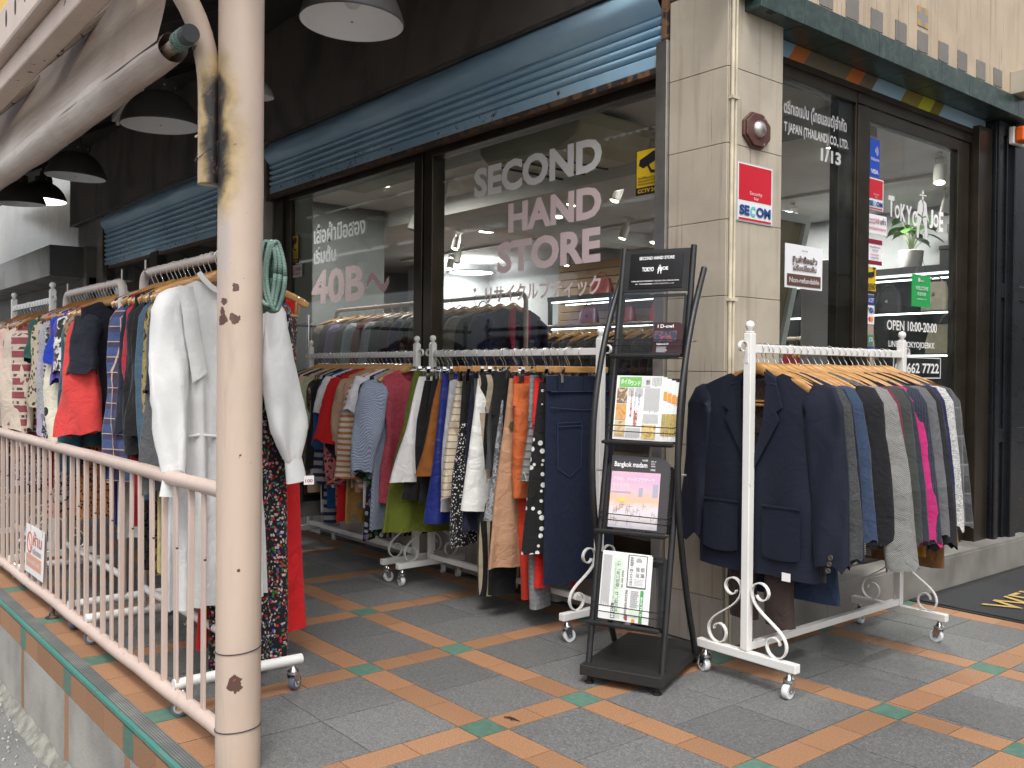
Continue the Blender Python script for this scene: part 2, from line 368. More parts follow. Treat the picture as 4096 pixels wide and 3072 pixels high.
def fronts():
    # front A: plinth under the window
    b = MB(); b.box(-4.45, -.36, .03, .2, 0, .27); b.build('base_wall', m_grout, bld)
    t = MB(); x = -4.44
    while x < -.37:
        q = min(x+.4, -.362); t.box(x+.001, q-.001, .018, .031, .005, .262); x = q
    t.build('base_tile', m_plinth, bld, bevel=.001)
    s = MB(); s.box(-4.45, -.36, .02, .22, .262, .285); s.build('sill', m_bronze, bld, bevel=.002)
    f = MB()
    f.box(-4.24, -4.10, .06, .16, .285, 2.42); f.box(-4.098, -3.99, .08, .15, .285, 2.42); f.box(-2.33, -2.245, .06, .15, .285, 2.42); f.box(-2.225, -2.14, .06, .15, .285, 2.42); f.box(-2.245, -2.225, .075, .15, .285, 2.42)
    f.box(-.415, -.364, .06, .15, .285, 2.42)
    for a, c in ((-3.99, -2.33), (-2.14, -.415)): f.box(a, c, .06, .15, 2.34, 2.42); f.box(a, c, .07, .15, .285, .36)
    wa = f.build('window_frame', m_bronze, bld, bevel=.003)
    for a, c in ((-3.985, -2.335), (-2.135, -.42)):
        g = MB(); g.box(a, c, .100, .106, .36, 2.34); g.build('pane', m_glass, wa)
    # front B
    s = MB(); s.box(-.35, .05, .368, 2.86, 0, .165); s.build('door_step', m_grout, bld)
    t = MB(); y = .37
    while y < 2.85:
        q = min(y+.3, 2.858); t.box(.0505, .056, y+.001, q-.001, .003, .158); t.box(-.34, .052, y+.001, q-.001, .158, .172); y = q
    t.build('step_tile', plain('pale_step_tile', (.18, .172, .155), .5, 0, .25, 4, .1), bld, bevel=.001)
    f = MB(); f.box(-.15, -.085, .368, .45, .172, 2.5); f.box(-.16, -.112, .99, 1.10, .172, 2.4); f.box(-.15, -.085, 1.115, 1.225, .2, 2.40)
    f.box(-.15, -.09, 1.10, 1.115, .172, 2.5); f.box(-.15, -.085, .45, 1.10, 2.40, 2.5); f.box(-.15, -.085, .45, 1.10, .172, .3)
    f.box(-.16, -.04, 2.30, 2.46, .172, 2.5); f.box(-.15, -.085, 1.115, 2.30, 2.405, 2.5)
    wb = f.build('window_frame', m_bronze, bld, bevel=.003)
    g = MB(); g.box(-.106, -.1, .45, 1.10, .3, 2.40); g.build('pane', m_glass, wb)
    d = MB(); d.box(-.135, -.088, 2.15, 2.28, .18, 2.40); d.box(-.135, -.088, 1.23, 2.15, 2.34, 2.40); d.box(-.135, -.088, 1.23, 2.15, .18, .3)
    dr = d.build('door', m_bronze, bld, bevel=.003)
    g = MB(); g.box(-.106, -.1, 1.226, 2.15, .3, 2.34); g.build('pane', m_glass, dr)
    # upper wall and marble ledge over front B, black metal panels beside the door
    mt = NT('green_marble'); n1 = mt.noise(9, 8, 2.5, rough=.7)
    mt = mt.fin(mt.ramp(n1, [(.3, (.010, .020, .018)), (.5, (.022, .042, .036)), (.64, (.048, .072, .064)), (.76, (.10, .135, .12))]), .3)
    l = MB(); y = .10
    while y < 2.78:
        q = min(y+.3, 2.78); l.box(-.1, .08, y+.0008, q-.0008, 2.557, 2.664); y = q
    l.build('marble_ledge', mt, bld, bevel=.0015)
    u = MB(); u.box(-.3, .045, -.0, 7, 2.664, 5.2); u.build('upper_wall', m_grout, bld)
    mc = stone('cream_wall_tile', (.47, .37, .26), .45); t = MB(); y = -.16
    for i in range(30):
        t.box(.045, .058, y+i*.2925+.0015, y+(i+1)*.2925-.0015, 2.666, 5.2)
    t.build('wall_tile', mc, bld, bevel=.001)
    q = MB(); mo = MB()
    for i, (y, z) in enumerate(((.54, 2.683), (.748, 2.683), (.958, 2.682), (1.177, 2.682), (1.388, 2.683), (1.601, 2.682), (1.807, 2.683), (2.021, 2.682), (2.226, 2.684), (1.386, 2.803))):
        n = 9; pts = []
        for k in range(4*n):
            e, f_ = k//n, (k % n)/n; a, b = [(f_, 0), (1, f_), (1-f_, 1), (0, 1-f_)][e]; j = noise.noise(Vector((k*.7, i*3.1, 0)))*.004
            pts.append((.0585, y+.104*a+j, z+.094*b+j))
        (mo if i == 9 else q).poly(pts, (1, 0, 0), .003)
    q.build('accent_tile', stone('brown_accent_tile', (.185, .17, .155), .5), bld)
    t = NT('patterned_accent_tile'); x_, y_, z_ = t.sep(); k = t.ma('MULTIPLY', t.ma('GREATER_THAN', t.ma('ABSOLUTE', t.ma('SUBTRACT', y_, 1.438)), .02), t.ma('GREATER_THAN', t.ma('ABSOLUTE', t.ma('SUBTRACT', z_, 2.85)), .018))
    mo.build('accent_tile', t.fin(t.mix(k, (.22, .21, .2), (.42, .24, .07)), .5), bld)
    bp = MB(); y = 2.47
    for w in (.16, .62, .62, .62, .9):
        bp.box(-.12, -.02, y, y+w, .0, 2.55)
        bp.box(-.02, -.005, y, y+.05, .0, 2.55); bp.box(-.02, -.005, y+w-.05, y+w-.003, .0, 2.55)
        for z in (.0, .72, 1.55, 2.47): bp.box(-.02, -.006, y+.05, y+w-.05, z, z+.08)
        y += w
    bp.box(-.05, .02, 2.62, 2.70, 0, 2.55)
    bp.build('metal_panel', plain('black_metal_panel', (.010, .011, .014), .3, .2, .2), bld, bevel=.004)
    # head fascia over front A: dark board with a steel edge
    d = MB(); d.box(-9.66, -.0, -.02, .06, 2.79, 4.2); d.box(-9.66, -9.6, .06, .6, 2.79, 4.2)
    t = NT('fascia_stained'); sm = t.noise(1, 6, .8, v=t.sc((2.2, 2.2, 1.2)))
    cc = t.mix(t.step(sm, .42, .7), (.15, .132, .12), (.075, .068, .063)); cc = t.mix(t.ma('MULTIPLY', t.step(t.noise(1, 5, v=t.sc((9, 9, .8))), .58, .72), .5), cc, (.2, .185, .17))
    d.build('fascia_board', t.fin(cc, .55, 0, t.bump(t.noise(3, 3), .1, .02)), bld)
    e = MB(); e.box(-9.66, -.31, -.026, -.0205, 2.782, 2.797); e.build('edge_strip', m_alu, bld)
    for b_ in ((-9.6, -8.50, .06, .25, 0, 2.79), (-5.06, -4.25, .05, .25, 0, 2.79), (-18, -8.5, .3, .4, 2.3, 4), (-.36, -.3, .1, .3, 2.42, 2.79)):
        w = MB(); w.box(*b_); w.build('side_wall', plain('cream_glazed_wall', (.30, .285, .25), .22, 0, .1), bld)
fronts()
def shutters():
    t = NT('blue_shutter_paint'); st = t.noise(1, 6, v=t.sc((26, 26, 3)))
    c = t.mix(t.step(t.noise(1.6, 5), .35, .7), (.27, .45, .60), (.38, .56, .69)); c = t.mix(t.ma('MULTIPLY', t.step(st, .55, .75), .4), c, (.44, .56, .60))
    zz = t.sep()[2]; rust = t.ma('MULTIPLY', t.step(t.noise(38, 6, .6), .56, .66), t.ma('LESS_THAN', zz, 2.50)); rust = t.ma('MULTIPLY', rust, t.step(t.noise(1.1, 3), .46, .62))
    c = t.mix(rust, c, (.085, .045, .03)); blue = t.fin(c, t.ma('MULTIPLY_ADD', rust, .3, .5), .1, t.bump(rust, -.3, .003), .5)
    m_rust = worn('rusty_bar', (.035, .026, .022), (.14, .07, .035), .5, 22, .6)
    def make(x0, x1, label, zb, y):
        r = thing('roller_shutter', label, 'shutter', (0, 0, 0))
        # dented sheet above, slats below, heavy bottom rail
        def sheet(u, v):
            x = x0+(x1-x0)*u; z = 2.782-(.155)*v; w = (noise.noise(Vector((x*1.6, v*2.6, 3)))*.011+noise.noise(Vector((x*3.7, v*4, 8)))*.005)*min(1, 4*min(u, 1-u)+.3)
            return (x, y-.015-.045*math.sin(v*math.pi)+w, z)
        mb = MB(); mb.grid(sheet, 220, 12); mb.build('dented_sheet', blue, r, smooth=180)
        n = max(3, int((2.63-zb)/.052)); h = (2.627-zb-.055)/n
        def slat(u, v):
            x = x0+(x1-x0)*u; k = v*n; f = k-math.floor(k) if v < 1 else 1
            yy = -.017 if v < .012 else -.016*math.sin(min(1, f/.82)*math.pi)**.7 if f < .82 else .009
            return (x, y+yy+noise.noise(Vector((x*1.4, v*5, 1)))*.0022, 2.627-(2.627-zb-.055)*v)
        mb = MB(); mb.grid(slat, 90, n*12+1); mb.build('slats', blue, r, smooth=50)
        mb = MB(); mb.box(x0, x1, y-.012, y+.012, zb, zb+.055)
        mb.build('bottom_rail', blue, r, bevel=.004)
        mb = MB(); mb.box(x0, x1, y-.02, y+.03, zb-.03, zb-.001); mb.box(x0-.03, x0-.001, y-.03, y+.05, zb-.05, 2.78); mb.box(x1+.001, x1+.03, y-.03, y+.05, zb-.03, 2.78)
        mb.build('guide_rail', m_rust, r, bevel=.003)
        mb = MB()
        for i in range(int((x1-x0)/.5)):
            mb.lathe([(.0, -.001), (.009, -.001), (.007, .005), (0, .006)], 8, (x0+.2+i*.5, y-.018, zb+.03), 'y'); mb.lathe([(.0, .0), (.006, .0), (.004, -.004), (0, -.005)], 6, (x0+.33+i*.43, y-.03, 2.76), 'y')
        mb.build('rivet', m_alu, r)
    hb = MB(); hb.box(-4.24, -.36, .075, .16, 2.422, 2.789); hb.build('shutter_light_block', m_dark, bld)  # unseen box added behind the shutter to stop shop light leaking through
    make(-4.20, -.345, 'blue metal roller shutter rolled up above the lettered shop window', 2.408, .02)
    make(-8.46, -5.10, 'blue roller shutter lowered a little further over the neighbouring window', 2.22, .05)
    r = thing('roller_shutter', 'narrow graffiti painted shutter edge under the green marble ledge', 'shutter')
    t = NT('graffiti_paint'); x_, y_, z_ = t.sep(); yy = t.ma('ADD', y_, t.ma('MULTIPLY', t.ma('SUBTRACT', z_, 2.53), -.9)); f = t.ma('DIVIDE', t.ma('SUBTRACT', yy, .35), 2.15)
    cc = t.ramp(f, [(0, (.2, .33, .42)), (.095, (.42, .13, .03)), (.15, (.135, .115, .075)), (.31, (.45, .13, .03)), (.365, (.13, .105, .07)), (.42, (.25, .38, .45)), (.55, (.22, .17, .03)), (.63, (.42, .42, .03)), (.69, (.17, .14, .03)), (.735, (.26, .39, .47))], True)
    mg = t.fin(cc, .4, .1); mb = MB(); mb.box(-.115, -.078, .37, 2.455, 2.484, 2.556); mb.build('bottom_rail', mg, r, bevel=.002)
    mb = MB(); mb.box(-.12, -.075, .37, 2.46, 2.455, 2.483); mb.build('guide_rail', m_bronze, r, bevel=.002)
shutters()
# ================================================================ pole, railing, awning
def cream_paint(name, c=(.49, .385, .31), burn=None, chips=(), amt=.70):
    t = NT(name); base = t.mix(t.step(t.noise(2.6, 6, .4), .3, .75), c, mul(c, .84))
    base = t.mix(t.ma('MULTIPLY', t.step(t.noise(1, 6, v=t.sc((30, 30, 3.5))), .5, .8), .3), base, (.40, .31, .23))
    k = t.step(t.noise(19, 5, .5), amt, amt+.012); base = t.mix(k, base, (.06, .05, .055))
    if chips:
        tot = None
        for (p, r) in chips:
            d = t.n('VectorMath', {0: t.co(), 1: p}, operation='DISTANCE').outputs['Value']
            d = t.ma('LESS_THAN', t.ma('ADD', d, t.ma('MULTIPLY', t.ma('SUBTRACT', t.noise(33, 4), .5), .05)), r)
            tot = d if tot is None else t.ma('MAXIMUM', tot, d)
        base = t.mix(tot, base, t.ramp(t.noise(26, 2), [(.4, (.09, .045, .035)), (.6, (.25, .06, .05))], True))
    if burn:
        yl = bk = None
        for (p, r) in burn:
            v = t.n('VectorMath', {0: t.n('VectorMath', {0: t.co(), 1: p}, operation='SUBTRACT').outputs[0], 1: (1, 1, .55)}, operation='MULTIPLY').outputs[0]
            d = t.ma('ADD', t.n('VectorMath', {0: v}, operation='LENGTH').outputs['Value'], t.ma('MULTIPLY', t.ma('SUBTRACT', t.noise(16, 5, .7), .5), .045))
            a = t.ma('SUBTRACT', 1.0, t.step(d, r*.7, r*1.6)); b = t.ma('SUBTRACT', 1.0, t.step(d, r*.5, r*.95))
            yl = a if yl is None else t.ma('MAXIMUM', yl, a); bk = b if bk is None else t.ma('MAXIMUM', bk, b)
        base = t.mix(t.ma('MULTIPLY', yl, .8), base, t.mix(t.step(t.noise(21, 4), .35, .65), (.46, .33, .12), (.30, .20, .06)))
        base = t.mix(bk, base, (.012, .010, .009)); base = t.mix(t.ma('MULTIPLY', bk, t.step(t.noise(60, 3), .55, .7)), base, (.10, .05, .025))
    grime = t.ma('MULTIPLY', t.step(t.noise(1, 7, .8, v=t.sc((14, 14, 1.6)), rough=.7), .52, .78), .38); base = t.mix(grime, base, (.27, .22, .18))
    if burn:
        v = t.n('VectorMath', {0: t.n('VectorMath', {0: t.co(), 1: (-.112, -2.008, 1.42)}, operation='SUBTRACT').outputs[0], 1: (1, 1, .22)}, operation='MULTIPLY').outputs[0]
        d = t.ma('ADD', t.n('VectorMath', {0: v}, operation='LENGTH').outputs['Value'], t.ma('MULTIPLY', t.ma('SUBTRACT', t.noise(1, 6, .6, v=t.sc((50, 50, 7))), .5), .06))
        base = t.mix(t.ma('MULTIPLY', t.ma('SUBTRACT', 1.0, t.step(d, .008, .034)), .6), base, (.34, .32, .33))
    MATS[name] = t.fin(base, t.ma('MULTIPLY_ADD', t.noise(8, 4), .25, .32), 0, t.bump(t.noise(1, 5, v=t.sc((60, 60, 18))), .22, .004, t.bump(k, -.5, .002)), .45)
    return MATS[name]
PX, PY = -.135, -1.95
W1 = [((-.152, -2.004, 1.83), .058), ((-.150, -2.002, 1.705), .066), ((-.146, -2.0, 1.635), .062)]
CH = [((-.082, -1.98, 1.321), .011), ((-.085, -1.985, 1.236), .015), ((-.109, -2.005, 1.285), .009), ((-.113, -2.006, 1.235), .013), ((-.115, -2.006, 1.255), .010), ((-.083, -1.981, .249), .024), ((-.079, -1.974, .56), .006), ((-.078, -1.97, .87), .004)]
m_pole = cream_paint('cream_pole_paint', burn=W1, chips=CH, amt=.715)
m_rail = cream_paint('cream_rail_paint', (.54, .42, .36), amt=.675)
m_beam = cream_paint('cream_beam_paint', (.56, .44, .36), amt=.66)
def wob(p, q, r, n=30, seed=0): return [Vector(p).lerp(Vector(q), i/n) for i in range(n+1)]
def pole():
    r = thing('support_pole', 'thick cream painted steel pole with scorched welds and flaking paint', 'pole')
    mb = MB(); mb.tube([(PX, PY, -.02), (PX, PY, .7), (PX, PY, 1.5), (PX, PY, 2.3), (PX, PY, 3.4)], .0605, 40); mb.build('shaft', m_pole, r, smooth=60)
    b = MB(); bx, by = -.189, -2.016; pts = [(bx, by, 1.606), (bx, by, 1.7), (bx, by, 1.8), (bx, by, 1.845)]
    pts += [(bx-.02*(1-math.cos(R(a))), by-.20*(1-math.cos(R(a))), 1.845+.34*math.sin(R(a))) for a in range(8, 78, 7)]
    e = pts[-1]; pts.append((e[0]-.03, e[1]-.12, e[2]+.05)); b.tube(pts, .0312, 28); b.build('bent_arm', m_pole, r, smooth=60)
    w = MB(); rnd = random.Random(5)
    for (p, s, h) in (((-.168, -1.994, 1.84), .014, 1.5), ((-.163, -1.993, 1.70), .016, 2.6), ((-.16, -1.992, 1.64), .017, 2.0)):
        def fn(u, v):
            a, c = u*2*math.pi, (v-.5)*math.pi; n_ = Vector((math.cos(a)*math.cos(c), math.sin(a)*math.cos(c), math.sin(c)*h))
            k = s*(1+.5*noise.noise(n_*2.3+Vector(p)*9)); q = Vector(p)+n_*k; return tuple(q)
        w.grid(fn, 18, 12, closeu=True)
    w.build('weld', plain('burnt_weld', (.025, .021, .019), .75, .2, .4, 40, 1, 120), r, smooth=80)
    k = MB(); k.box(-.262, -.222, -2.03, -2.0, 1.745, 1.75); k.box(-.227, -.220, -2.03, -2.0, 1.705, 1.75); k.tube([(-.25, -2.015, 1.74), (-.25, -2.015, 1.79)], .004, 8); k.lathe([(0, 0), (.007, 0), (.007, .006), (0, .006)], 6, (-.25, -2.015, 1.75)); k.tube([(-.235, -2.015, 1.718), (-.20, -2.015, 1.718)], .004, 8); k.lathe([(0, 0), (.008, 0), (.008, .007), (0, .007)], 6, (-.236, -2.015, 1.718), 'x')
    k.tube([(-.232, -2.01, 1.87), (-.215, -2.015, 1.868)], .007, 8)
    k.build('bracket', m_beam, r)
    t = MB(); c0 = Vector((-.245, -2.02, 1.715)); t.tube([c0+Vector((.02*math.sin(a*.5), .01*math.cos(a*.7), -.028+.028*math.cos(a))) for a in [i*.35 for i in range(20)]]+[(-.22, -2.045, 1.67), (-.18, -2.05, 1.672), (-.155, -2.025, 1.70)], .0012, 5)
    for z, ph in ((.336, 0), (.118, 1)):
        t.tube([(PX+.0618*math.cos(R(a)), PY+.0618*math.sin(R(a)), z+.006*math.sin(R(a+ph*60))) for a in range(0, 361, 12)], .0016, 6)
    t.build('tie_wire', plain('dark_wire', (.05, .045, .06), .5, .3), r)
    # drip of dried paint and coil of green rope
    g = thing('rope_coil', 'coiled grey green rope hanging behind the cream pole', 'rope', (-.105, -1.872, 1.455))
    t = NT('green_rope'); x, y, z = t.sep(); tw = t.ma('FRACT', t.ma('ADD', t.ma('MULTIPLY', z, 150), t.ma('MULTIPLY', x, 120)))
    mr = t.fin(t.mix(t.step(tw, .25, .6), (.20, .29, .25), (.09, .15, .125)), .9, 0, t.bump(t.ma('PINGPONG', tw, .5), .8, .004))
    mb = MB(); rnd = random.Random(2)
    for i in range(9):
        dx = -.026+.0062*i; w = .02+rnd.uniform(-.004, .004); h = .185+rnd.uniform(-.012, .012); dy = rnd.uniform(-.02, .02)
        mb.tube([(dx+.006*math.sin(a*3+i)+.012*math.cos(a), dy+w*math.cos(a), -h/2+h/2*math.sin(a)*(1 if abs(math.sin(a)) < .96 else .98)) for a in [k*2*math.pi/26 for k in range(27)]], .0062, 7)
    mb.build('rope', mr, g, smooth=180)
pole()
def railing():
    r = thing('railing', 'cream painted tubular railing with flat bars along the raised walkway', 'railing')
    ns = 110
    def pipe(z, rad):
        mb = MB(); mb.tube([(-.205-12*i/ns, -1.95+.003*noise.noise(Vector((i*.3, z, 0))), z+.004*noise.noise(Vector((i*.25, z, 5)))) for i in range(ns+1)], [rad*(1+.035*noise.noise(Vector((i*.9, z, 9)))) for i in range(ns+1)], 20); return mb
    pipe(.755, .0225).build('top_rail', m_rail, r, smooth=70); pipe(.068, .0235).build('bottom_rail', m_rail, r, smooth=70)
    e = MB(); e.box(-.222, -.198, -1.958, -1.942, .05, .775); e.build('end_bar', m_rail, r, bevel=.002)
    a = MB(); a.box(-.0150, .0150, -.004, .004, 0, .66, 0); fa = a.build('bar', m_rail, r, bevel=.0015)
    b = MB(); b.box(-.0065, .0065, -.009, .009, 0, .66, 0); fb = b.build('bar', m_rail, r, bevel=.0015)
    x = -.388
    for i in range(74):
        o = (fa if i % 2 == 0 else fb)
        if i > 1: o = o.copy(); col.objects.link(o)
        o.location = (x+random.uniform(-.003, .003), -1.95, .08); o.rotation_euler = (R(random.uniform(-.3, .3)), R(random.uniform(-.25, .25)), R(random.uniform(-4, 4)))
        x -= .1125
    for x in (-2.114, -4.9):
        f = MB(); f.tube([(x, -1.962, 0), (x, -1.955, .06)], .009, 10); f.lathe([(.028, .001), (.028, .007), (.014, .010), (.013, .02), (0, .02)], 12, (x, -1.962, 0))
        f.build('foot_post', worn('rusty_foot', (.10, .07, .055), (.03, .025, .02), .55, 30, .7), r, smooth=50)
    s = thing('warning_sign', 'small white sign with red Thai lettering tied to the railing bars', 'sign', (-2.62, -1.962, .128))
    s.rotation_euler.x = R(-2)
    panel((0, 0, 0), (1, 0, 0), (0, 0, 1), .345, .225, plain('sign_white', (.74, .72, .70), .4, 0, .06), s, .004, 'board')
    ro = flat('sign_red', (.50, .16, .10)); ro2 = flat('sign_orange', (.62, .30, .20))
    panel((.03, -.0045, .03), (1, 0, 0), (0, 0, 1), .285, .06, ro2, s, .0008, 'orange_band')
    mb = MB(); mb.strip(arc((.085, -.0055, .145), .046, 0, 360, 28, (1, 0, 0), (0, 0, 1)), .002, .009, (0, 1, 0)); mb.strip([(.055, -.0055, .175), (.115, -.0055, .115)], .002, .008, (0, 1, 0)); mb.build('ban_symbol', ro, s)
    text('ห้าม', (.15, -.0045, .14), (1, 0, 0), (0, 0, 1), .165, .065, ro, s, .02)
    text('กลับรถขยะ', (.15, -.0045, .10), (1, 0, 0), (0, 0, 1), .165, .03, flat('sign_grey', (.25, .22, .2)), s, .01)
    text('ลงประตูอัตโนมัติ', (.05, -.0055, .045), (1, 0, 0), (0, 0, 1), .24, .03, plain('sign_white2', (.8, .78, .75), .4), s, .01)
railing()
def awning():
    r = thing('awning_frame', 'cream steel awning frame of box beams and gusset plates overhead', 'awning')
    b = MB(); b.box(-15, .2, -2.245, -2.175, 2.165, 2.243); b.build('lower_beam', m_beam, r, bevel=.008)
    b = MB(); b.box(-15, .2, -2.285, -2.19, 2.2455, 2.40); b.build('upper_beam', m_beam, r, bevel=.012)
    h = MB()
    for i in range(60):
        x = .5-i*.145; h.poly([(x+.013*math.cos(a), -2.2853, 2.335+.03*math.sin(a)) for a in [k*math.pi/7 for k in range(14)]], (0, -1, 0), .0008)
    h.build('slot', m_rubber, r)
    b = MB(); b.box(-15, .2, -2.035, -1.985, 2.30, 2.40); m_ch = cream_paint('cream_spotted_paint', (.53, .43, .34), amt=.63); b.build('chord', m_ch, r, bevel=.006)
    g = MB()
    for x in (-.95, -1.95, -2.95, -3.95, -4.95, -5.95):
        g = MB(); g.poly([(x, -2.04, 2.31), (x, -2.04, 2.5), (x-.32, -2.18, 2.55), (x-.62, -2.18, 2.2)], (0, .012, -.002), 1); g.tube([(x, -2.045, 2.31), (x-.62, -2.19, 2.18)], .014, 8)
        g.build('gusset_plate', m_ch, r, smooth=40)
    s = MB()
    def sh(u, v): x = -15+14.7*u; return (x, -1.6-.60*v+.02*noise.noise(Vector((x*4, 2, 1)))*(v > .9), 2.79-.305*v-.010*math.sin(x*2*math.pi/.075))
    s.grid(sh, 1600, 3); t = NT('weathered_sheet'); s.build('roof_edge_sheet', t.fin(t.mix(t.noise(1, 5, v=t.sc((4, 40, 40))), (.10, .07, .035), (.26, .19, .10)), .7), r, smooth=180)
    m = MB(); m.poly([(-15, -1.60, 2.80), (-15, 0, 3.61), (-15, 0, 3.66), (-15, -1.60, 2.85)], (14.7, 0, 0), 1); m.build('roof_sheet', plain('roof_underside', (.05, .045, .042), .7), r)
    for i in range(7):
        p = MB(); x = -.4-2.1*i; p.box(x-.02, x+.02, -2.16, -.03, 0, .05); p.v = [(v[0], v[1], v[2]+2.43+(v[1]+2.2)*.507) for v in p.v]; p.build('rafter', m_dark, r)
    # rolled canvas blind on a pipe
    k = thing('rolled_blind', 'grey cream canvas blind rolled round a pipe under the awning frame', 'blind')
    t = NT('canvas'); cw = t.mix(t.step(t.noise(1.8, 6, .5), .35, .7), (.50, .43, .37), (.33, .255, .21)); cw = t.mix(t.ma('MULTIPLY', t.step(t.noise(14, 6), .58, .75), .3), cw, (.2, .16, .13)); mc = t.fin(cw, .38, 0, t.bump(t.noise(1, 5, v=t.sc((.9, 6, 6))), .6, .035))
    def roll(u, v):
        x = -.25-14*u; a = v*2*math.pi*.97+R(60); rr = .041+.012*min(1, u*30)+.007*noise.noise(Vector((x*.9, math.cos(a)*.7, math.sin(a)*.7)))+.004*noise.noise(Vector((x*4, a, 0)))
        return (x, -2.095+rr*math.cos(a), 1.980+.010*min(1, u*30)+rr*math.sin(a)-.006*abs(math.sin(x*1.3)))
    mb = MB(); mb.grid(roll, 240, 26); mb.build('canvas_roll', mc, k, smooth=180)
    def flap(u, v):
        x = -.25-14*u-.10*v*(u < .02); w = .012*noise.noise(Vector((x*1.5+v, v*2, 4)))
        return (x, -2.139+.10*v-.008*min(1, u*30)+w*min(1, .3+v*3), 1.985+.36*v)
    mb = MB(); mb.grid(flap, 240, 12); mb.build('canvas_flap', mc, k, smooth=180)
    mb = MB(); mb.tube([(-.55, -2.095, 1.978), (-.125, -2.095, 1.980)], .018, 20); mb.build('pipe', worn('rusty_pipe', (.42, .33, .27), (.14, .07, .05), .56, 25), k, smooth=60)
    mb = MB(); mb.lathe([(0, .0), (.0238, 0), (.0248, .010), (.0238, .036), (.018, .036)], 26, (-.118, -2.095, 1.98), 'x'); 
    for i in range(len(mb.v)): v = mb.v[i]; mb.v[i] = (-.118-(v[0]+.118), v[1], v[2])
    mb.build('end_cap', plain('black_cap', (.025, .026, .028), .55), k, smooth=50)
    mb = MB(); mb.tube([(-.156-.055*i/150-.003*math.sin(i*.7), -2.095+(.0215+.0025*math.sin(i*.31))*math.cos(i*.42), 1.98+(.0215+.0025*math.sin(i*.31))*math.sin(i*.42)) for i in range(150)], .0034, 6); mb.build('wound_rope', bpy.data.materials['green_rope'], k, smooth=180)
    for y0, lab in ((-1.97, 'dark cord tied between the cream pole and the awning beam'), ):
        c = MB(); c.tube([(-.2, y0, 2.6), (-.198, y0-.005, 2.3), (-.192, y0-.003, 2.0), (-.196, y0, 1.86)], .005, 6); tag(c.build('cord', m_black, None, 180), lab, 'cord')
awning()
def dome_lamps():
    m_sh = plain('black_lamp_enamel', (.06, .055, .05), .5, 0, .2, 6); t = NT('pebbled_reflector')
    m_in = t.fin((.90, .91, .92), .4, 0, t.bump(t.voro(90), .25, .0012))
    proto = None
    spec = [(-.857, -1.2, 2.438, 'large black dome lamp hanging over the lettered shop window', .200), (-2.999, -1.2, 2.470, 'black dome lamp beside the scorched welds of the cream pole', .215), (-4.761, -1.2, 2.457, 'black dome lamp, third along the row behind the rolled blind', .203), (-6.56, -1.2, 2.509, 'black dome lamp half hidden at the far left end of the row', .211), (-7.2, -.86, 2.66, 'lit black dome lamp with a glowing bulb', .20), (-2.87, -.70, 2.70, 'small pale lamp just showing behind the pole edge', .11)]
    for x, y, z, lab, rr in spec:
        if proto is None:
            proto = r = thing('dome_lamp', lab, 'lamp', group='dome lamps under the awning'); k = 1
            mb = MB(); mb.lathe([(.197, -.003), (.2, 0), (.2, .006), (.192, .035), (.172, .080), (.14, .122), (.105, .152), (.078, .166)], 48); mb.build('shade', m_sh, r, smooth=50)
            mb = MB(); mb.lathe([(.1965, -.003), (.190, .030), (.168, .076), (.136, .117), (.10, .148), (.06, .16), (0, .163)], 48); mb.build('reflector', m_in, r, smooth=60)
            mb = MB(); mb.lathe([(.079, .166), (.073, .225), (.03, .232), (.03, .275), (.012, .28), (.012, .40), (0, .4)], 28); mb.build('neck', m_sh, r, smooth=40)
            mb = MB(); 
            for a in range(0, 360, 60): mb.lathe([(.006, -.001), (.004, .003), (0, .004)], 8, (0, 0, 0))
            for a in range(6):
                q = a*math.pi/3+.4; mb.lathe([(0, -.005), (.006, -.003), (.006, .003), (0, .005)], 8, (.076*math.cos(q), .076*math.sin(q), .195))
            mb.build('rivet', m_alu, r, smooth=60)
            mb = MB(); mb.lathe([(0, .055), (.02, .057), (.034, .075), (.036, .095), (.026, .122), (.018, .15), (0, .15)], 20); mb.build('bulb', plain('frosted_bulb', (.75, .76, .76), .3), r, smooth=180)
        else:
            r = put(proto, None)
        r['label'] = lab; r.location = (x, y, z); r.rotation_euler = (R(random.uniform(-2.5, 2.5)), R(random.uniform(-3, 3)), random.uniform(0, 6)); s = rr/.2; r.scale = (s, s, s)
        if 'lit' in lab:
            for c in r.children:
                if c.name.startswith('bulb'): c.data = c.data.copy(); c.data.materials[0] = emis('lamp_glow', (1, .98, .95), 30)
        if 'small pale' in lab:
            for c in r.children:
                if c.name.startswith('shade'): c.data = c.data.copy(); c.data.materials[0] = flat('pale_shade', (.5, .5, .48))
    r = thing('light_batten', 'white tube batten fixed under the awning roof behind a lamp', 'light fitting', (-3.45, -1.2, 2.735), R(-8))
    mb = MB(); mb.box(-.7, .7, -.03, .03, 0, .04); mb.build('housing', flat('batten_white', (.55, .54, .52)), r, bevel=.004)
    mb = MB(); mb.tube([(-.65, 0, -.02), (.65, 0, -.02)], .013, 10); mb.build('tube', flat('batten_tube', (.7, .7, .7)), r, smooth=60)
dome_lamps()
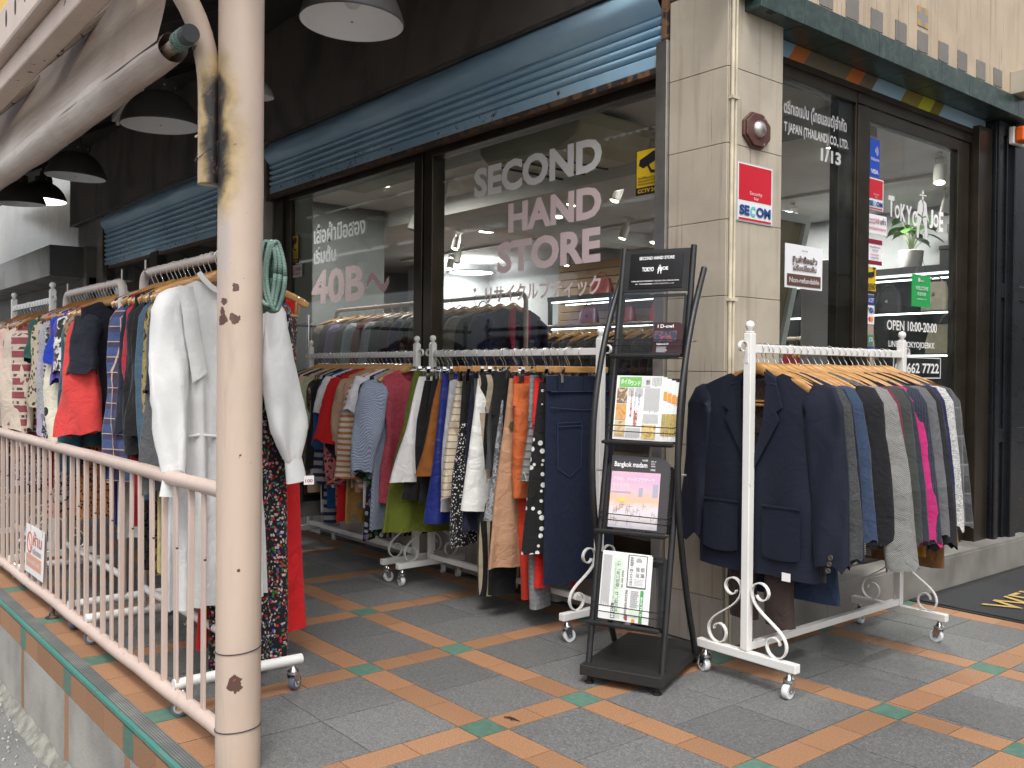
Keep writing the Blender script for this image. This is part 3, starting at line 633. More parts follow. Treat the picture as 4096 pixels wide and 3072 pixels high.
def far_left():
    r = thing('steel_canopy', 'stained stainless steel box canopy over the neighbouring shopfront', 'canopy')
    mb = MB(); mb.box(-14.4, -8.97, -.4, .02, 2.135, 2.48); t = NT('stained_steel'); cc = t.mix(t.step(t.noise(1.4, 6, .8), .4, .62), (.36, .35, .33), (.18, .175, .165)); m = t.fin(cc, .3, .55, t.bump(t.noise(2, 4), .15, .02)); mb.build('casing', m, r, bevel=.01)
    mb = MB(); mb.box(-14.4, -8.85, -.02, .2, 0, 2.13); mb.build('dark_opening', m_dark, r)
    mb = MB(); mb.box(-8.97, -8.85, -.05, .2, 0, 2.48); mb.build('post', plain('grey_post', (.20, .19, .17), .5), r, bevel=.004)
    text('TOKYO JOE', (-9.75, -.03, 1.52), (1, 0, 0), (0, 0, 1), .6, .14, m_white, r, .02)
    mb = MB(); mb.box(-8.46, -8.3, .02, .12, .2, 2.23); mb.box(-6.9, -6.7, .02, .12, .2, 2.23); mb.box(-5.25, -5.1, .02, .12, .2, 2.23); mb.box(-8.46, -5.1, .03, .2, 0, .3)
    f = mb.build('window_frame', m_bronze, bld, bevel=.003)
    mb = MB(); mb.box(-8.3, -6.9, .06, .066, .3, 2.25); mb.box(-6.7, -5.25, .06, .066, .3, 2.25); mb.build('pane', m_glass, f)
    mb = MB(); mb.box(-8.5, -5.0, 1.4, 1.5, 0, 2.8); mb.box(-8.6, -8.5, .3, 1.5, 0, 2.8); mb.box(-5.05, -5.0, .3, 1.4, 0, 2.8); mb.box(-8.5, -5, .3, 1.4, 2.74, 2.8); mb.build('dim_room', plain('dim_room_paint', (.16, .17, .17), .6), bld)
    # street beyond, houses across the road (seen as reflections and slivers)
    hs = [(-60, -38, 3, -8, 17, (.60, .40, .10), 'tall yellow building far down the street'), (-28.5, -2.5, -26, 8, 6.0, (.30, .29, .27), 'grey shophouse row facing the shop across the street'), (-2.4, 20, -27, 8, 6.5, (.33, .30, .26), 'cream shophouse row across the street corner')]
    hs.append((-22, 22, 0, 8, 9, (.16, .15, .14), 'dark shophouse terrace across the side street'))
    for x0, x1, y, d, h, c, lab in hs:
        b = thing('shophouse', lab, 'building', ((x0+x1)/2, y, -.41) if 'side street' not in lab else (10, 27, -.41), R(90) if 'side street' in lab else 0); w = (x1-x0)/2; mt = worn('shophouse_'+lab.split()[0], c, mul(c, .8), .74, 6, .7)
        mb = MB(); mb.box(-w, w, min(-d, 0), max(-d, 0), 0, h); mb.build('wall', mt, b)
        mb = MB(); mb.box(-w-.1, w+.1, 0, 1.6, 3.0, 3.15); mb.build('canopy', m_dark, b)
        mb = MB(); mb.box(-w-.05, w+.05, .0, .25, h, h+.4); mb.build('parapet', mt, b)
        n = max(2, int(w*2/3.4))
        for i in range(n):
            xc = -w+(i+.5)*2*w/n
            mb = MB(); mb.box(xc-1.3, xc+1.3, .0, .06, .1, 2.7); mb.build('shopfront', plain('dark_shopfront', (.05, .055, .06), .3), b)
            for f_ in range(1, int(h/3)):
                mb = MB(); mb.box(xc-.8, xc+.8, .0, .07, f_*3+1.0, f_*3+2.4); mb.build('window', plain('far_window', (.06, .075, .09), .15), b)
    p = thing('parasol', 'blue market parasol standing across the street', 'parasol', (-6.0, -6.1, -.41))
    t = NT('blue_parasol_cloth'); mp = vinyl('blue_parasol_film', (.06, .26, .85))
    mb = MB()
    def cn(u, v): a = u*2*math.pi; rr = 1.35*v; return (rr*math.cos(a), rr*math.sin(a), 2.72-.55*v**1.25-.03*v*(1-abs(math.cos(4*a))))
    mb.grid(cn, 64, 10, closeu=True); mb.build('canopy', mp, p, smooth=180)
    mb = MB(); mb.tube([(0, 0, 0), (0, 0, 2.75)], .022, 10); mb.build('pole', m_alu, p, smooth=60)
    mb = MB()
    for k in range(8): a = k*math.pi/4; mb.tube([(0, 0, 2.66), (1.3*math.cos(a), 1.3*math.sin(a), 2.15)], .006, 5)
    mb.build('rib', m_alu, p)
    s = MB(); s.lathe([(0, 0), (.25, 0), (.25, .06), (.04, .1), (0, .1)], 20); s.build('base', m_conc, p, smooth=40)
far_left()
# ================================================================ racks
m_wr = worn('white_rack_paint', (.74, .73, .70), (.12, .11, .10), .73, 22, .32, dirt=(.45, .42, .38), bump=.05, dirty=.2)
m_pr = worn('beige_rack_paint', (.58, .50, .45), (.10, .08, .08), .66, 20, .4, bump=.1)
m_chrome = plain('chrome', (.62, .62, .62), .18, 1, .05)
m_wheel = plain('white_nylon', (.66, .66, .67), .35, 0, .06); m_bw = plain('blue_grey_rubber', (.10, .115, .16), .6)
def caster(parent, x, y, top, rz, rw=.026, blue=False):
    f = MB(); f.lathe([(0, top-.012), (.008, top-.012), (.008, top), (0, top)], 10); f.lathe([(0, rw*2.15), (.021, rw*2.15), (.021, rw*2.15+.009), (.012, rw*2.15+.016), (.008, top-.01)], 16)
    for s in (-1, 1): f.poly([(-.018, s*.0145, rw*2.2), (.016, s*.0145, rw*2.2), (.006+.012, s*.0145, rw*.8), (.012-.012, s*.0145, rw*.8)], (0, s*.0018, 0), 1)
    f.lathe([(0, -.018), (.004, -.018), (.004, .018), (0, .018)], 8, (.010, 0, rw), 'y')
    o = f.build('caster', m_chrome, parent, smooth=40, loc=(x, y, 0), rz=rz)
    w = MB(); w.lathe([(.006, -.009), (rw*.6, -.0085), (rw*.66, -.011), (rw*.93, -.011), (rw, -.007), (rw, .007), (rw*.93, .011), (rw*.66, .011), (rw*.6, .0085), (.006, .009)], 26, (.010, 0, rw), 'y')
    w.build('wheel', m_bw if blue else m_wheel, o, smooth=35)
    if blue:
        w = MB(); w.lathe([(.004, -.0115), (rw*.62, -.0118), (rw*.62, .0118), (.004, .0115)], 20, (.010, 0, rw), 'y'); w.build('hub', flat('cream_hub', (.55, .53, .46)), o, smooth=35)
    return o
def scroll(s, yb, zb, yt, zt, sx=0, r0=.042, r1=.036):
    """S shaped flat bar scroll in the y-z plane: lower curl at (yb, zb), upper curl at (yt, zt); s = side"""
    lo = arc((sx, yb, zb), r0, 200, -150, 26, (0, s, 0), (0, 0, 1), r0*.42)
    lo = list(reversed(arc((sx, yb, zb), r0*1.0, -10, -10+330, 24, (0, -s, 0), (0, 0, -1), r0*.4)))
    a = lo[-1]
    hi = arc((sx, yt, zt), r1, 200, -110, 22, (0, s, 0), (0, 0, 1), r1*.45); b = hi[0]
    mid = []
    for i in range(1, 14):
        f = i/14; e = f*f*(3-2*f)
        mid.append(a.lerp(b, f)+Vector((0, s*.035*math.sin(f*math.pi)*(1-f), 0)))
    return lo+mid+hi
def white_rack(label, L, loc, rz, h=1.19, arms=.19, side=1):
    r = thing('clothes_rack', label, 'clothes rack', loc, rz, 'white scroll clothes racks')
    w = .0155
    for x in (0, L):
        p = MB(); p.box(x-w, x+w, -w, w, .122, h+.055); p.box(x-w*.8, x+w*.8, -w*.8, w*.8, h+.055, h+.062); p.build('post', m_wr, r, bevel=.003)
        p = MB(); p.lathe([(0, h+.062), (.008, h+.063), (.009, h+.068), (.0155, h+.076), (.0165, h+.084), (.012, h+.095), (0, h+.099)], 16, (x, 0, 0)); p.build('finial', m_wr, r, smooth=180)
        b = MB(); b.box(x-.0155, x+.0155, -arms-.02, arms+.02, .090, .121); b.build('foot_beam', m_wr, r, bevel=.003)
        for s in (-1, 1):
            sc_ = MB(); P = [(x, s*.125, .121)]; 
            P = arc((x, s*.105, .165), .044, -20, 235, 0+1, (0, s, 0), (0, 0, 1))
            body = []
            for i in range(20):     # inner curl of the foot
                a = R(200-i*18); q = .018+.026*i/19; body.append(Vector((x, s*(.118-.004+q*math.cos(a)*-1), .168+q*math.sin(a)*1)))
            body = list(arc((x, s*.122, .166), .018, 170, -90, 16, (0, -s, 0), (0, 0, 1), .044))
            e = body[-1]
            body += [Vector((x, s*.122+s*.044*math.sin(R(t)), .166-.044*math.cos(R(t)))) for t in range(15, 91, 15)]
            a = body[-1]; c1 = a+Vector((0, 0, .07)); d = Vector((x, s*.022, .335)); c2 = d+Vector((0, 0, -.08))
            body += [(a*(1-t)**3+c1*3*t*(1-t)**2+c2*3*t*t*(1-t)+d*t**3) for t in [i/14 for i in range(1, 15)]]
            body += arc((x, s*.058, .335), .036, 180, 10, 14, (0, s, 0), (0, 0, 1), .034)
            body += arc((x, s*.058, .335), .034, 0, -150, 12, (0, s, 0), (0, 0, 1), .017)
            sc_.strip(body, .014, .0045, (1, 0, 0)); sc_.build('scroll', m_wr, r)
            caster(r, x, s*(arms-.012), .092, random.uniform(0, 6.28))
        o = -1 if x == 0 else 1
        c = MB(); c.strip([Vector((x+o*.0155, 0, h-.05)), Vector((x+o*.018, 0, h-.0))]+arc((x+o*.042, 0, h+.005), .025, 180, -110, 16, (o, 0, 0), (0, 0, 1), .012), .012, .004, (0, 1, 0)); c.build('scroll', m_wr, r)
    b = MB(); b.box(.0155, L-.0155, -.0125, .0125, h-.015, h+.015); b.build('top_bar', m_wr, r, bevel=.002)
    b = MB(); b.box(.0155, L-.0155, -.0125, .0125, .122, .148); b.build('bottom_bar', m_wr, r, bevel=.002)
    b = MB()
    for x in (.03, L-.03): b.lathe([(0, .148), (.007, .149), (.007, .153), (.003, .154), (.003, .16), (.006, .163), (0, .168)], 10, (x, 0, 0))
    b.build('bolt', m_chrome, r, smooth=50)
    return r
def pipe_rack(label, L, loc, rz, h, arms=.19, mat=None, blue=True, rad=.0175, pin=True):
    r = thing('clothes_rack', label, 'clothes rack', loc, rz, 'pipe clothes racks'); mat = mat or m_pr
    k = .05; P = [(0, 0, .12), (0, 0, h-k)]+[(k-k*math.cos(R(a)), 0, h-k+k*math.sin(R(a))) for a in range(15, 91, 15)]
    P += [(L-x, y, z) for x, y, z in reversed(P)]
    Q = []
    for p, q in zip(P, P[1:]):
        n = max(1, int((Vector(q)-Vector(p)).length/.06)); Q += [Vector(p).lerp(Vector(q), i/n) for i in range(n)]
    Q.append(Vector(P[-1]))
    m = MB(); m.tube(Q, rad, 16); m.build('frame', mat, r, smooth=60)
    for x in (0, L):
        b = MB(); b.tube([(x, -arms-.03, .105), (x, 0, .107), (x, arms+.03, .105)], rad, 14); b.build('foot_tube', m_wr if blue else mat, r, smooth=50)
        for s in (-1, 1): caster(r, x, s*arms, .095, random.uniform(0, 6.28), .027, blue)
        if pin: b = MB(); b.tube([(x+(.02 if x == 0 else -.02), 0, h), (x+(.02 if x == 0 else -.02), 0, h+.055)], .0035, 8); b.build('pin', mat, r)
    b = MB(); b.tube([(0, 0, .20), (L, 0, .20)], rad*.85, 12); b.build('bottom_tube', m_wr if blue else mat, r, smooth=50)
    return r
# ================================================================ hangers and garments
def hanger_wood_mat():
    t = NT('hanger_wood'); f = t.noise(1, 5, .6, v=t.sc((10, 60, 60)))
    return t.fin(t.mix(t.step(f, .3, .7), (.46, .25, .085), (.34, .17, .055)), .22, 0, None, .5, **{'Coat Weight': .4, 'Coat Roughness': .1})
m_hw = hanger_wood_mat(); t_ = NT('hanger_wood_dark'); m_hd = t_.fin(t_.mix(t_.noise(1, 5, .6, v=t_.sc((10, 60, 60))), (.30, .13, .04), (.2, .08, .025)), .25)
HP = {}
def hanger_proto(kind):
    """hook over the bar at the origin; wooden shoulders or a clip bar below"""
    if kind in HP: return HP[kind]
    r = thing('clothes_hanger', 'wooden hanger', 'hanger')
    if kind in ('wood', 'dark'):
        m = MB(); P = []; rad = []
        for i in range(25):
            u = -1+i/12; P.append((u*.212, .008*u*u-.004, -.078-.052*abs(u)**1.5-.012*abs(u)**4+.010*math.exp(-(u*7)**2))); rad.append(.0165-.004*abs(u)+.006*math.exp(-(u*5)**2))
        m.tube(P, rad, 12, flat_=.5); m.build('shoulders', m_hw if kind == 'wood' else m_hd, r, smooth=60)
        b = MB(); b.tube([(-.175, 0, -.13), (-.172, 0, -.185), (.172, 0, -.185), (.175, 0, -.13)], .0045, 6)
    else:
        m = MB(); m.box(-.175, .175, -.006, .006, -.088, -.062) if kind == 'clipwood' else m.tube([(-.17, 0, -.085), (-.02, 0, -.078), (0, 0, -.066), (.02, 0, -.078), (.17, 0, -.085)], .0028, 8)
        m.build('bar', m_hw if kind == 'clipwood' else m_chrome, r, bevel=.002 if kind == 'clipwood' else 0, smooth=40)
        b = MB()
        for x in (-.13, .13):
            for s in (-1, 1): b.box(x-.011, x+.011, s*.004-.002, s*.004+.002, -.13, -.09); b.strip([(x, s*.005, -.095), (x, s*.016, -.075), (x, s*.013, -.065)], .018, .0016, (1, 0, 0))
    b.build('clip' if kind.startswith('clip') else 'trouser_bar', m_chrome if kind.startswith('clip') else m_hw, r)
    h = MB(); P = [(0, 0, -.07), (0, 0, -.045), (.004, 0, -.034)]+[(.0, 0, 0)]
    P = [(0, 0, -.075), (0, 0, -.052), (-.004, 0, -.040), (-.016, 0, -.022)]+[(.0195*math.cos(R(a)), 0, .0015+.0195*math.sin(R(a))) for a in range(205, -46, -18)]
    h.tube(P, .0017, 7); h.build('hook', m_chrome, r, smooth=180)
    HP[kind] = r; r.location = (0, 0, -50); return r
def torso(W, L, T=.026, sh=.062, neck=.075, dip=.07, bdip=.02, flare=1.0, waist=1.0, fold=.010, nf=6, seed=0, nu=48, nv=22, hem=.008, z0=-.058, v=False, closed=False, ph=0.0, pe=1.6):
    mb = MB()
    def fn(u, s):
        a = u*2*math.pi; c, si = math.cos(a), math.sin(a); xs = math.copysign(abs(c)**.75, c)
        w = W*(1+(flare-1)*s**pe)*(1-(1-waist)*math.exp(-((s-.45)/.2)**2)); x0 = W*xs; x = w*xs
        zt = z0-sh*abs(xs)**1.25; ax = abs(x0)
        if ax < neck:
            d = (dip if si < 0 else bdip); q = ax/neck; zt -= d*((1-q) if (v and si < 0) else (1-q*q))
        t = T*(min(1, s*4+.4)**.6)*(1+.5*s*(flare-1))
        n3 = noise.noise(Vector((x*6+seed, s*2.5, seed*1.7+si*.6)))
        f = fold*min(1, s*1.7)*(math.sin(nf*x/W*1.57+seed+ph+.9*n3)+.6*noise.noise(Vector((x*14, s*1.6, seed))))
        y = t*math.copysign(abs(si)**.7, si)+f+.012*n3*s
        return (x+.006*n3*s, y, zt*(1-s)+(-L+hem*noise.noise(Vector((x*9, seed, si))))*s)
    mb.grid(fn, nu, nv, closeu=True); return mb
def sleeve(side, W, SL, r0, r1, ang, rf=.38, z=-.122, bend=.5, seed=0, n=18, puff=0, fw=0, lump=.11, ak_=1, phi=42, cuff=0):
    """hanging sleeve: flattened tube, its far edge turned outwards so that neighbours lie like shingles"""
    mb = MB(); P = [Vector((side*(W-.035), 0, z-.020))]; N = 16
    for i in range(N):
        a = R(ang)*(1-bend*i/N)+(R(38)*min(1, ak_) if i < 2 else 0); P.append(P[-1]+Vector((side*math.sin(a), -fw*i/N, -math.cos(a)))*(SL/N))
    def fn(u, s):
        k = s*N; i = min(N-1, int(k)); p = P[i].lerp(P[i+1], k-i); d = (P[i+1]-P[i]).normalized()
        w = Vector((side*math.sin(R(phi)), math.cos(R(phi)), 0)); w = (w-d*w.dot(d)).normalized(); t = d.cross(w)
        q = u*2*math.pi; rr = (r0+(r1-r0)*s)*(1+puff*math.sin(min(1, s*1.08)*math.pi)**1.2)*min(1, .35+s*9)
        if cuff: rr = rr*(1-max(0, (s-.8)/.2)**1.6)+cuff*max(0, (s-.8)/.2)**1.6
        rr *= 1+lump*noise.noise(Vector((math.cos(q)*1.1+seed, math.sin(q)*1.1, s*3)))+lump*.35*noise.noise(Vector((math.cos(q)*2+seed, math.sin(q)*2, s*14)))
        c, si = math.cos(q), math.sin(q); ripple = .10*math.sin(s*9+c*4+seed)*(s > .1)
        v = p+w*(rr*math.copysign(abs(c)**.8, c))+t*(rr*rf*(math.copysign(abs(si)**.7, si)+ripple*2+.3*noise.noise(Vector((c*2, s*5, seed)))))
        return v+Vector((0, 0, .030*noise.noise(Vector((c*1.5, si*1.5, seed)))*s-.25*rr*side*0))
    mb.grid(fn, n, 22, closeu=True); return mb
ND = [0]
def garment(desc, mat, place, rack, kind='top', hg='wood', sl=None, W=.205, L=.6, dz=0, hx=None, low=False, m2=None, group=None, tilt=0, hl=None, ak=1.0, phi=42, hs=1.0, **kw):
    """one garment on its own hanger. place = (x, y, z, rz) of the bar point; sl = (length, r0, r1, angle[, puff])"""
    ND[0] += 1; sd_ = ND[0]*1.37; x, y, z, rz = place; rz += R(random.uniform(-5, 5))
    cat = {'top': 'top', 'jacket': 'jacket', 'dress': 'dress', 'skirt': 'skirt', 'trousers': 'trousers', 'shorts': 'shorts'}[kind]
    name = {'top': 'blouse', 'jacket': 'jacket', 'dress': 'dress', 'skirt': 'skirt', 'trousers': 'trousers', 'shorts': 'shorts'}[kind]
    nu, nv = (32, 12) if low else (52, 24)
    if kind in ('trousers', 'shorts'):
        mb = torso(W, .30 if kind == 'trousers' else .2, .02, 0, 0, 0, 0, kw.pop('flare', 1.05), 1, .004, 3, sd_, nu, 10, 0, -.105)
        for s in (-1, 1):
            top = -.28 if kind == 'trousers' else -.18
            def leg(u, q, s=s):
                a = u*2*math.pi; k = W*(.52-.14*q*(kind == 'trousers')); tw = noise.noise(Vector((math.cos(a)+sd_, math.sin(a), q*3)))
                return (s*(W*.49+.004*q)+k*math.copysign(abs(math.cos(a))**.8, math.cos(a))+.006*tw, .024*math.copysign(abs(math.sin(a))**.7, math.sin(a))+.010*tw+s*.004+.006*math.sin(q*7+sd_), top-(L+top)*q)
            mb.grid(leg, 28, 16, closeu=True)
    elif kind == 'skirt':
        mb = torso(W, L, kw.pop('T', .024), 0, 0, 0, 0, kw.pop('flare', 1.25), 1, kw.pop('fold', .012), kw.pop('nf', 5), sd_, nu, nv, .01, -.105, **kw)
    else:
        mb = torso(W, L, kw.pop('T', .024), seed=sd_, nu=nu, nv=nv, **kw)
    o = mb.build(name, mat, None, smooth=180); o.location = (x, y, z-dz); o.rotation_euler = (0, R(tilt), rz)
    tag(o, (desc+' '+rack).strip(), cat, group)
    if sl:
        for s in (-1, 1):
            q = sleeve(s, W, sl[0]*random.uniform(.97, 1.03), sl[1], sl[2], sl[3]*ak+random.uniform(-3, 3)*ak, seed=sd_+s, puff=sl[4] if len(sl) > 4 else 0, rf=.36, phi=phi, lump=.06 if kind == 'jacket' else .11, ak_=ak, n=12 if low else 20, fw=random.uniform(-.02, .08) if kind == 'jacket' else random.uniform(-.15, .25))
            q.build('sleeve', m2 or mat, o, smooth=180)
    if hg:
        h = put(hanger_proto(hg), None, (x, y, z-random.uniform(0, .004)), rz+R(random.uniform(-7, 7))); d = hl or desc
        h['label'] = ('clip hanger holding the ' if hg.startswith('clip') else 'wooden hanger holding the ')+' '.join(d.split()[:5])+' '+rack
        h['group'] = 'clothes hangers'; h.scale = (hs, 1, 1)
    return o
# ---------------------------------------------------------------- the racks outside
white_rack('white scroll rack of jackets beside the stone pillar and door', 1.065, (.31, -.262, 0), R(90))
white_rack('white scroll rack of skirts and trousers before the window', 1.235, (-.458, -.235, 0), R(180))
white_rack('white scroll rack of tops under the 40B lettering', 1.21, (-1.835, -.24, 0), R(180))
pipe_rack('beige pipe rack with the white dress, behind the cream railing', .985, (-.615, -1.738, 0), R(180), 1.49)
pipe_rack('beige pipe rack with the red flared top, behind the railing', .93, (-1.87, -1.738, 0), R(180), 1.475)
white_rack('farthest white scroll rack behind the railing, left of the beige racks', .93, (-3.08, -1.738, 0), R(180), 1.46)
def price(parent, loc, rz, s=1.0, txt='100'):
    p = panel(loc, (math.cos(rz), math.sin(rz), 0), (0, 0, 1), .042*s, .036*s, plain('tag_card', (.78, .76, .76), .4, 0, .02), parent, .0006, 'price_tag')
    if txt: text(txt, Vector(loc)+Vector((math.cos(rz)*.006*s, math.sin(rz)*.006*s, .009*s))+Vector((math.sin(rz), -math.cos(rz), 0))*.0009, (math.cos(rz), math.sin(rz), 0), (0, 0, 1), .030*s, .013*s, flat('tag_red', (.30, .05, .06)), p, .02, .0003)
NAVY, CHAR, BLK = (.007, .0095, .021), (.035, .036, .04), (.010, .010, .012)
def jackets():
    rk = 'on the white rack beside the door'
    place = lambda y: (.31, y, 1.19, 0)
    # the front blazer in full
    mn = fab(NAVY, (.009, .012, .026), 'plain', rough=.75, sheen=.05, crump=.22); lin = fab((.016, .02, .04), rough=.5)
    o = garment('navy blazer with notched lapels and patch pockets facing out', mn, place(-.205), 'at the rack front', 'jacket', W=.232, L=.795, sl=(.60, .072, .058, 7, 0, .42), phi=78, T=.036, dip=.33, neck=.085, v=True, flare=1.06, fold=.005, nf=3, sh=.075, hl='navy blazer facing out')
    o.rotation_euler.z = R(2)
    for s in (-1, 1):
        mb = MB(); pts = [(s*.040, -.078), (s*.088, -.105), (s*.122, -.205), (s*.098, -.222), (s*.112, -.25), (s*.012, -.425), (s*.004, -.405), (s*.045, -.25), (s*.052, -.13)]
        P = [(x, -.030-.012*min(1, max(0, (-z-.08)*6)), z) for x, z in pts]
        mb.poly(P if s < 0 else list(reversed(P)), (0, -.004, 0), 1); mb.build('lapel', mn, o, bevel=.0015)
        mb = MB(); mb.poly([(s*.035, -.01, -.068), (s*.085, -.02, -.10), (s*.093, -.036, -.128), (s*.05, -.032, -.12)] if s < 0 else list(reversed([(s*.035, -.01, -.068), (s*.085, -.02, -.10), (s*.093, -.036, -.128), (s*.05, -.032, -.12)])), (0, -.005, 0), 1); mb.build('collar', mn, o, bevel=.0015)
        mb = MB(); c = s*.125
        def pk(u, v, c=c): return (c+(u-.5)*.15, -.0475-.004*math.sin(u*math.pi), -.55-.17*v-.012*(1-abs(2*u-1)**3)*(v > .9))
        mb.grid(pk, 9, 8); mb.build('patch_pocket', mn, o, smooth=180)
        mb = MB(); mb.box(c-.075, c+.075, -.054, -.0475, -.552, -.545); mb.build('pocket_edge', mn, o)
    mb = MB(); mb.box(.001, .005, -.0475, -.043, -.78, -.42); mb.build('front_edge', lin, o)
    for i in range(3):
        mb = MB(); mb.lathe([(.003, 0), (.0085, 0), (.0095, -.003), (.0085, -.0045), (.004, -.003), (0, -.003)], 14, (.300+.004*i, -.038, -.738-.022*i*-1+-.0), 'y'); mb.build('sleeve_button', plain('horn_button', (.06, .05, .045), .25), o, smooth=40)
    mb = MB(); mb.tube([(-.19, .0, -.2), (.19, .0, -.2)], .006, 8); mb.build('inner_bar', m_hw, o)
    price(o, (.13, -.045, -.80), .0, .8, '')
    J = [('dark grey ribbed jacket with brown tweed collar', fab((.052, .055, .056), (.03, .03, .032), 'marl'), .78, .6), ('dark navy wool blazer', fab(NAVY), .76, .6),
         ('faded blue denim jacket with ribbed hem', fab((.028, .045, .085), (.018, .032, .06), 'denim'), .88, .56), ('fine black and cream striped blazer', fab((.46, .45, .41), (.03, .03, .03), 'sh', 6.5), .70, .6),
         ('cream knit jacket showing between the grey coats', fab((.55, .51, .42)), .62, None), ('black jacket with a stand collar', fab(BLK), .68, .58), ('black and white tweed coat with turned cuffs', fab((.30, .30, .28), (.04, .04, .042), 'tweed'), .72, .66),
         ('plain grey wool coat', fab((.11, .115, .125), (.07, .07, .075), 'marl'), .70, .58), ('burgundy suede jacket', fab((.13, .018, .035)), .68, .6), ('charcoal olive suit jacket', fab((.038, .042, .038)), .70, .58),
         ('dark slate blazer behind the olive one', fab((.024, .028, .036)), .72, .58), ('hot pink jacket', fab((.36, .018, .12)), .66, .62), ('navy pinstripe suit jacket', fab((.016, .02, .034), (.03, .034, .05), 'sv', 1.2), .70, .6),
         ('small check grey blazer', fab((.14, .14, .145), (.055, .055, .06), 'tweed'), .72, .6), ('black suit jacket with four cuff buttons', fab((.014, .014, .016)), .70, .62), ('bright navy windbreaker', fab((.010, .010, .055), rough=.6), .68, .56),
         ('mustard quilted jacket', fab((.26, .13, .02)), .78, .6), ('pale grey marled cardigan', fab((.48, .48, .46), (.20, .20, .2), 'marl'), .66, .58), ('dark grey tartan shirt jacket', fab((.04, .042, .045), (.09, .09, .09), 'plaid'), .66, .58), ('brown padded waistcoat', fab((.18, .09, .035)), .84, None)]
    for i, (d, m, L, S) in enumerate(J):
        y = -.145+.0435*i
        garment(d, m, place(y), rk, 'jacket', W=(.196 if 'pink' in d or 'cream' in d else .222)+random.uniform(-.008, .012), L=L+.02, sl=(S, .070, .055, 11+random.uniform(-2, 4), 0) if S else None, phi=52, T=.016, dip=.25, v=True, flare=1.08, fold=.003, nf=3, sh=.075)
    for o in [q for q in col.objects if q.get('label', '').startswith(('black and white tweed', 'plain grey wool', 'black suit jacket with', 'mustard'))]: price(o, (.25, -.02, -.70), .35)
    garment('dark brown trousers low behind the navy blazer', fab((.045, .03, .026)), (.31, -.17, 1.19, 0), '', 'trousers', 'wood', W=.15, L=.98, hl='dark brown trousers')
jackets()
def under_window():
    rk = 'on the rack under 40B'; X = lambda x: (x, -.24, 1.19, R(90))
    S = lambda a=.2, b=.085, c=.095, g=40, p=0: (a, b, c, g, p, .5)
    LS = lambda p=0: (.52, .07, .055, 14, p, .5)
    A = [(-1.895, 'pink lace sleeveless peplum top', fab((.52, .09, .12), (.42, .065, .09), 'lace', 1.6), dict(W=.17, L=.66, flare=1.1, waist=.86, dip=.09), None),
         (-1.94, 'blue and white pinstripe shirt', fab((.40, .44, .52), (.20, .25, .38), 'diag', 1.6), dict(W=.205, L=.80, flare=1.12), (.50, .075, .06, 24, .2, .6)),
         (-1.985, 'black floral long blouse', fab((.012, .012, .016), (.3, .3, .32), 'flor', .9, (.25, .14, .1)), dict(L=.86, flare=1.2), LS()),
         (-2.03, 'white cotton tee', fab((.74, .73, .76)), dict(L=.70), S()),
         (-2.075, 'orange and white striped puff blouse', fab((.60, .56, .50), (.48, .20, .06), 'sh', 1.5), dict(L=.6), (.56, .06, .085, 14, .25, .6)),
         (-2.12, 'dusty pink blouse', fab((.42, .25, .20)), dict(L=.62), (.44, .07, .065, 20, .1, .5)),
         (-2.165, 'beige puff sleeved top', fab((.40, .27, .17)), dict(L=.6), (.36, .085, .085, 22, .2, .55)),
         (-2.205, 'mustard long skirt top', fab((.40, .22, .06), (.22, .2, .12), 'spots', .2), dict(L=.8, flare=1.1), None),
         (-2.25, 'bright red tee dress', fab((.46, .012, .014)), dict(W=.215, L=.80, flare=1.1), (.36, .09, .12, 30, 0, .55)),
         (-2.295, 'dark navy knit jumper', fab((.018, .02, .04)), dict(L=.72), LS()),
         (-2.335, 'pink leopard print blouse', fab((.50, .16, .16), (.03, .015, .02), 'leo', 1.1, (.38, .11, .11)), dict(L=.72), (.58, .062, .058, 8, .1, .5)),
         (-2.375, 'white tee with striped cuffs', fab((.66, .65, .65)), dict(L=.62), S(.22, .08, .085, 42)),
         (-2.415, 'deep blue blouse', fab((.015, .075, .21)), dict(L=.75), (.4, .07, .075, 16, 0, .5)),
         (-2.455, 'navy and grey striped jumper', fab((.26, .265, .26), (.015, .018, .06), 'sh', 1.0), dict(L=.83), (.6, .055, .05, 8, 0, .5)),
         (-2.50, 'black blazer style top', fab((.012, .012, .013)), dict(L=.70), LS()),
         (-2.54, 'pale grey long shirt', fab((.48, .48, .48)), dict(L=.78), (.60, .062, .05, 9, 0, .5)),
         (-2.58, 'gold sequin jacket', fab((.20, .14, .08), (.035, .028, .02), 'seq'), dict(L=.6), (.56, .065, .052, 9, 0, .5)),
         (-2.62, 'sage green blouse', fab((.36, .38, .25)), dict(L=.6), S(.3, .075, .085, 26)),
         (-2.66, 'beige short sleeved shirt', fab((.50, .37, .25)), dict(L=.68), S(.28, .09, .105, 36)),
         (-2.705, 'black and red print blouse', fab((.028, .016, .018), (.30, .04, .05), 'spots', 1.0), dict(L=.7), (.55, .06, .06, 8, 0, .5)),
         (-2.75, 'plain black top near the far post', fab((.011, .011, .012)), dict(L=.74), LS()),
         (-2.795, 'white ruffled blouse', fab((.62, .61, .60)), dict(L=.62), (.42, .065, .06, 12, .1, .5)),
         (-2.84, 'brown suede top', fab((.15, .065, .022)), dict(L=.62), LS()),
         (-2.885, 'grey marl dress', fab((.30, .27, .26)), dict(L=.86, flare=1.15), None),
         (-2.93, 'black cardigan at the far end', fab((.012, .012, .014)), dict(L=.66), LS())]
    for x, d, m, k, s in A:
        k['L'] += .13
        garment(d, m, X(x), rk, 'top', hg='wood', sl=s, T=.020, fold=.010, ak=.5, hs=.9, **k)
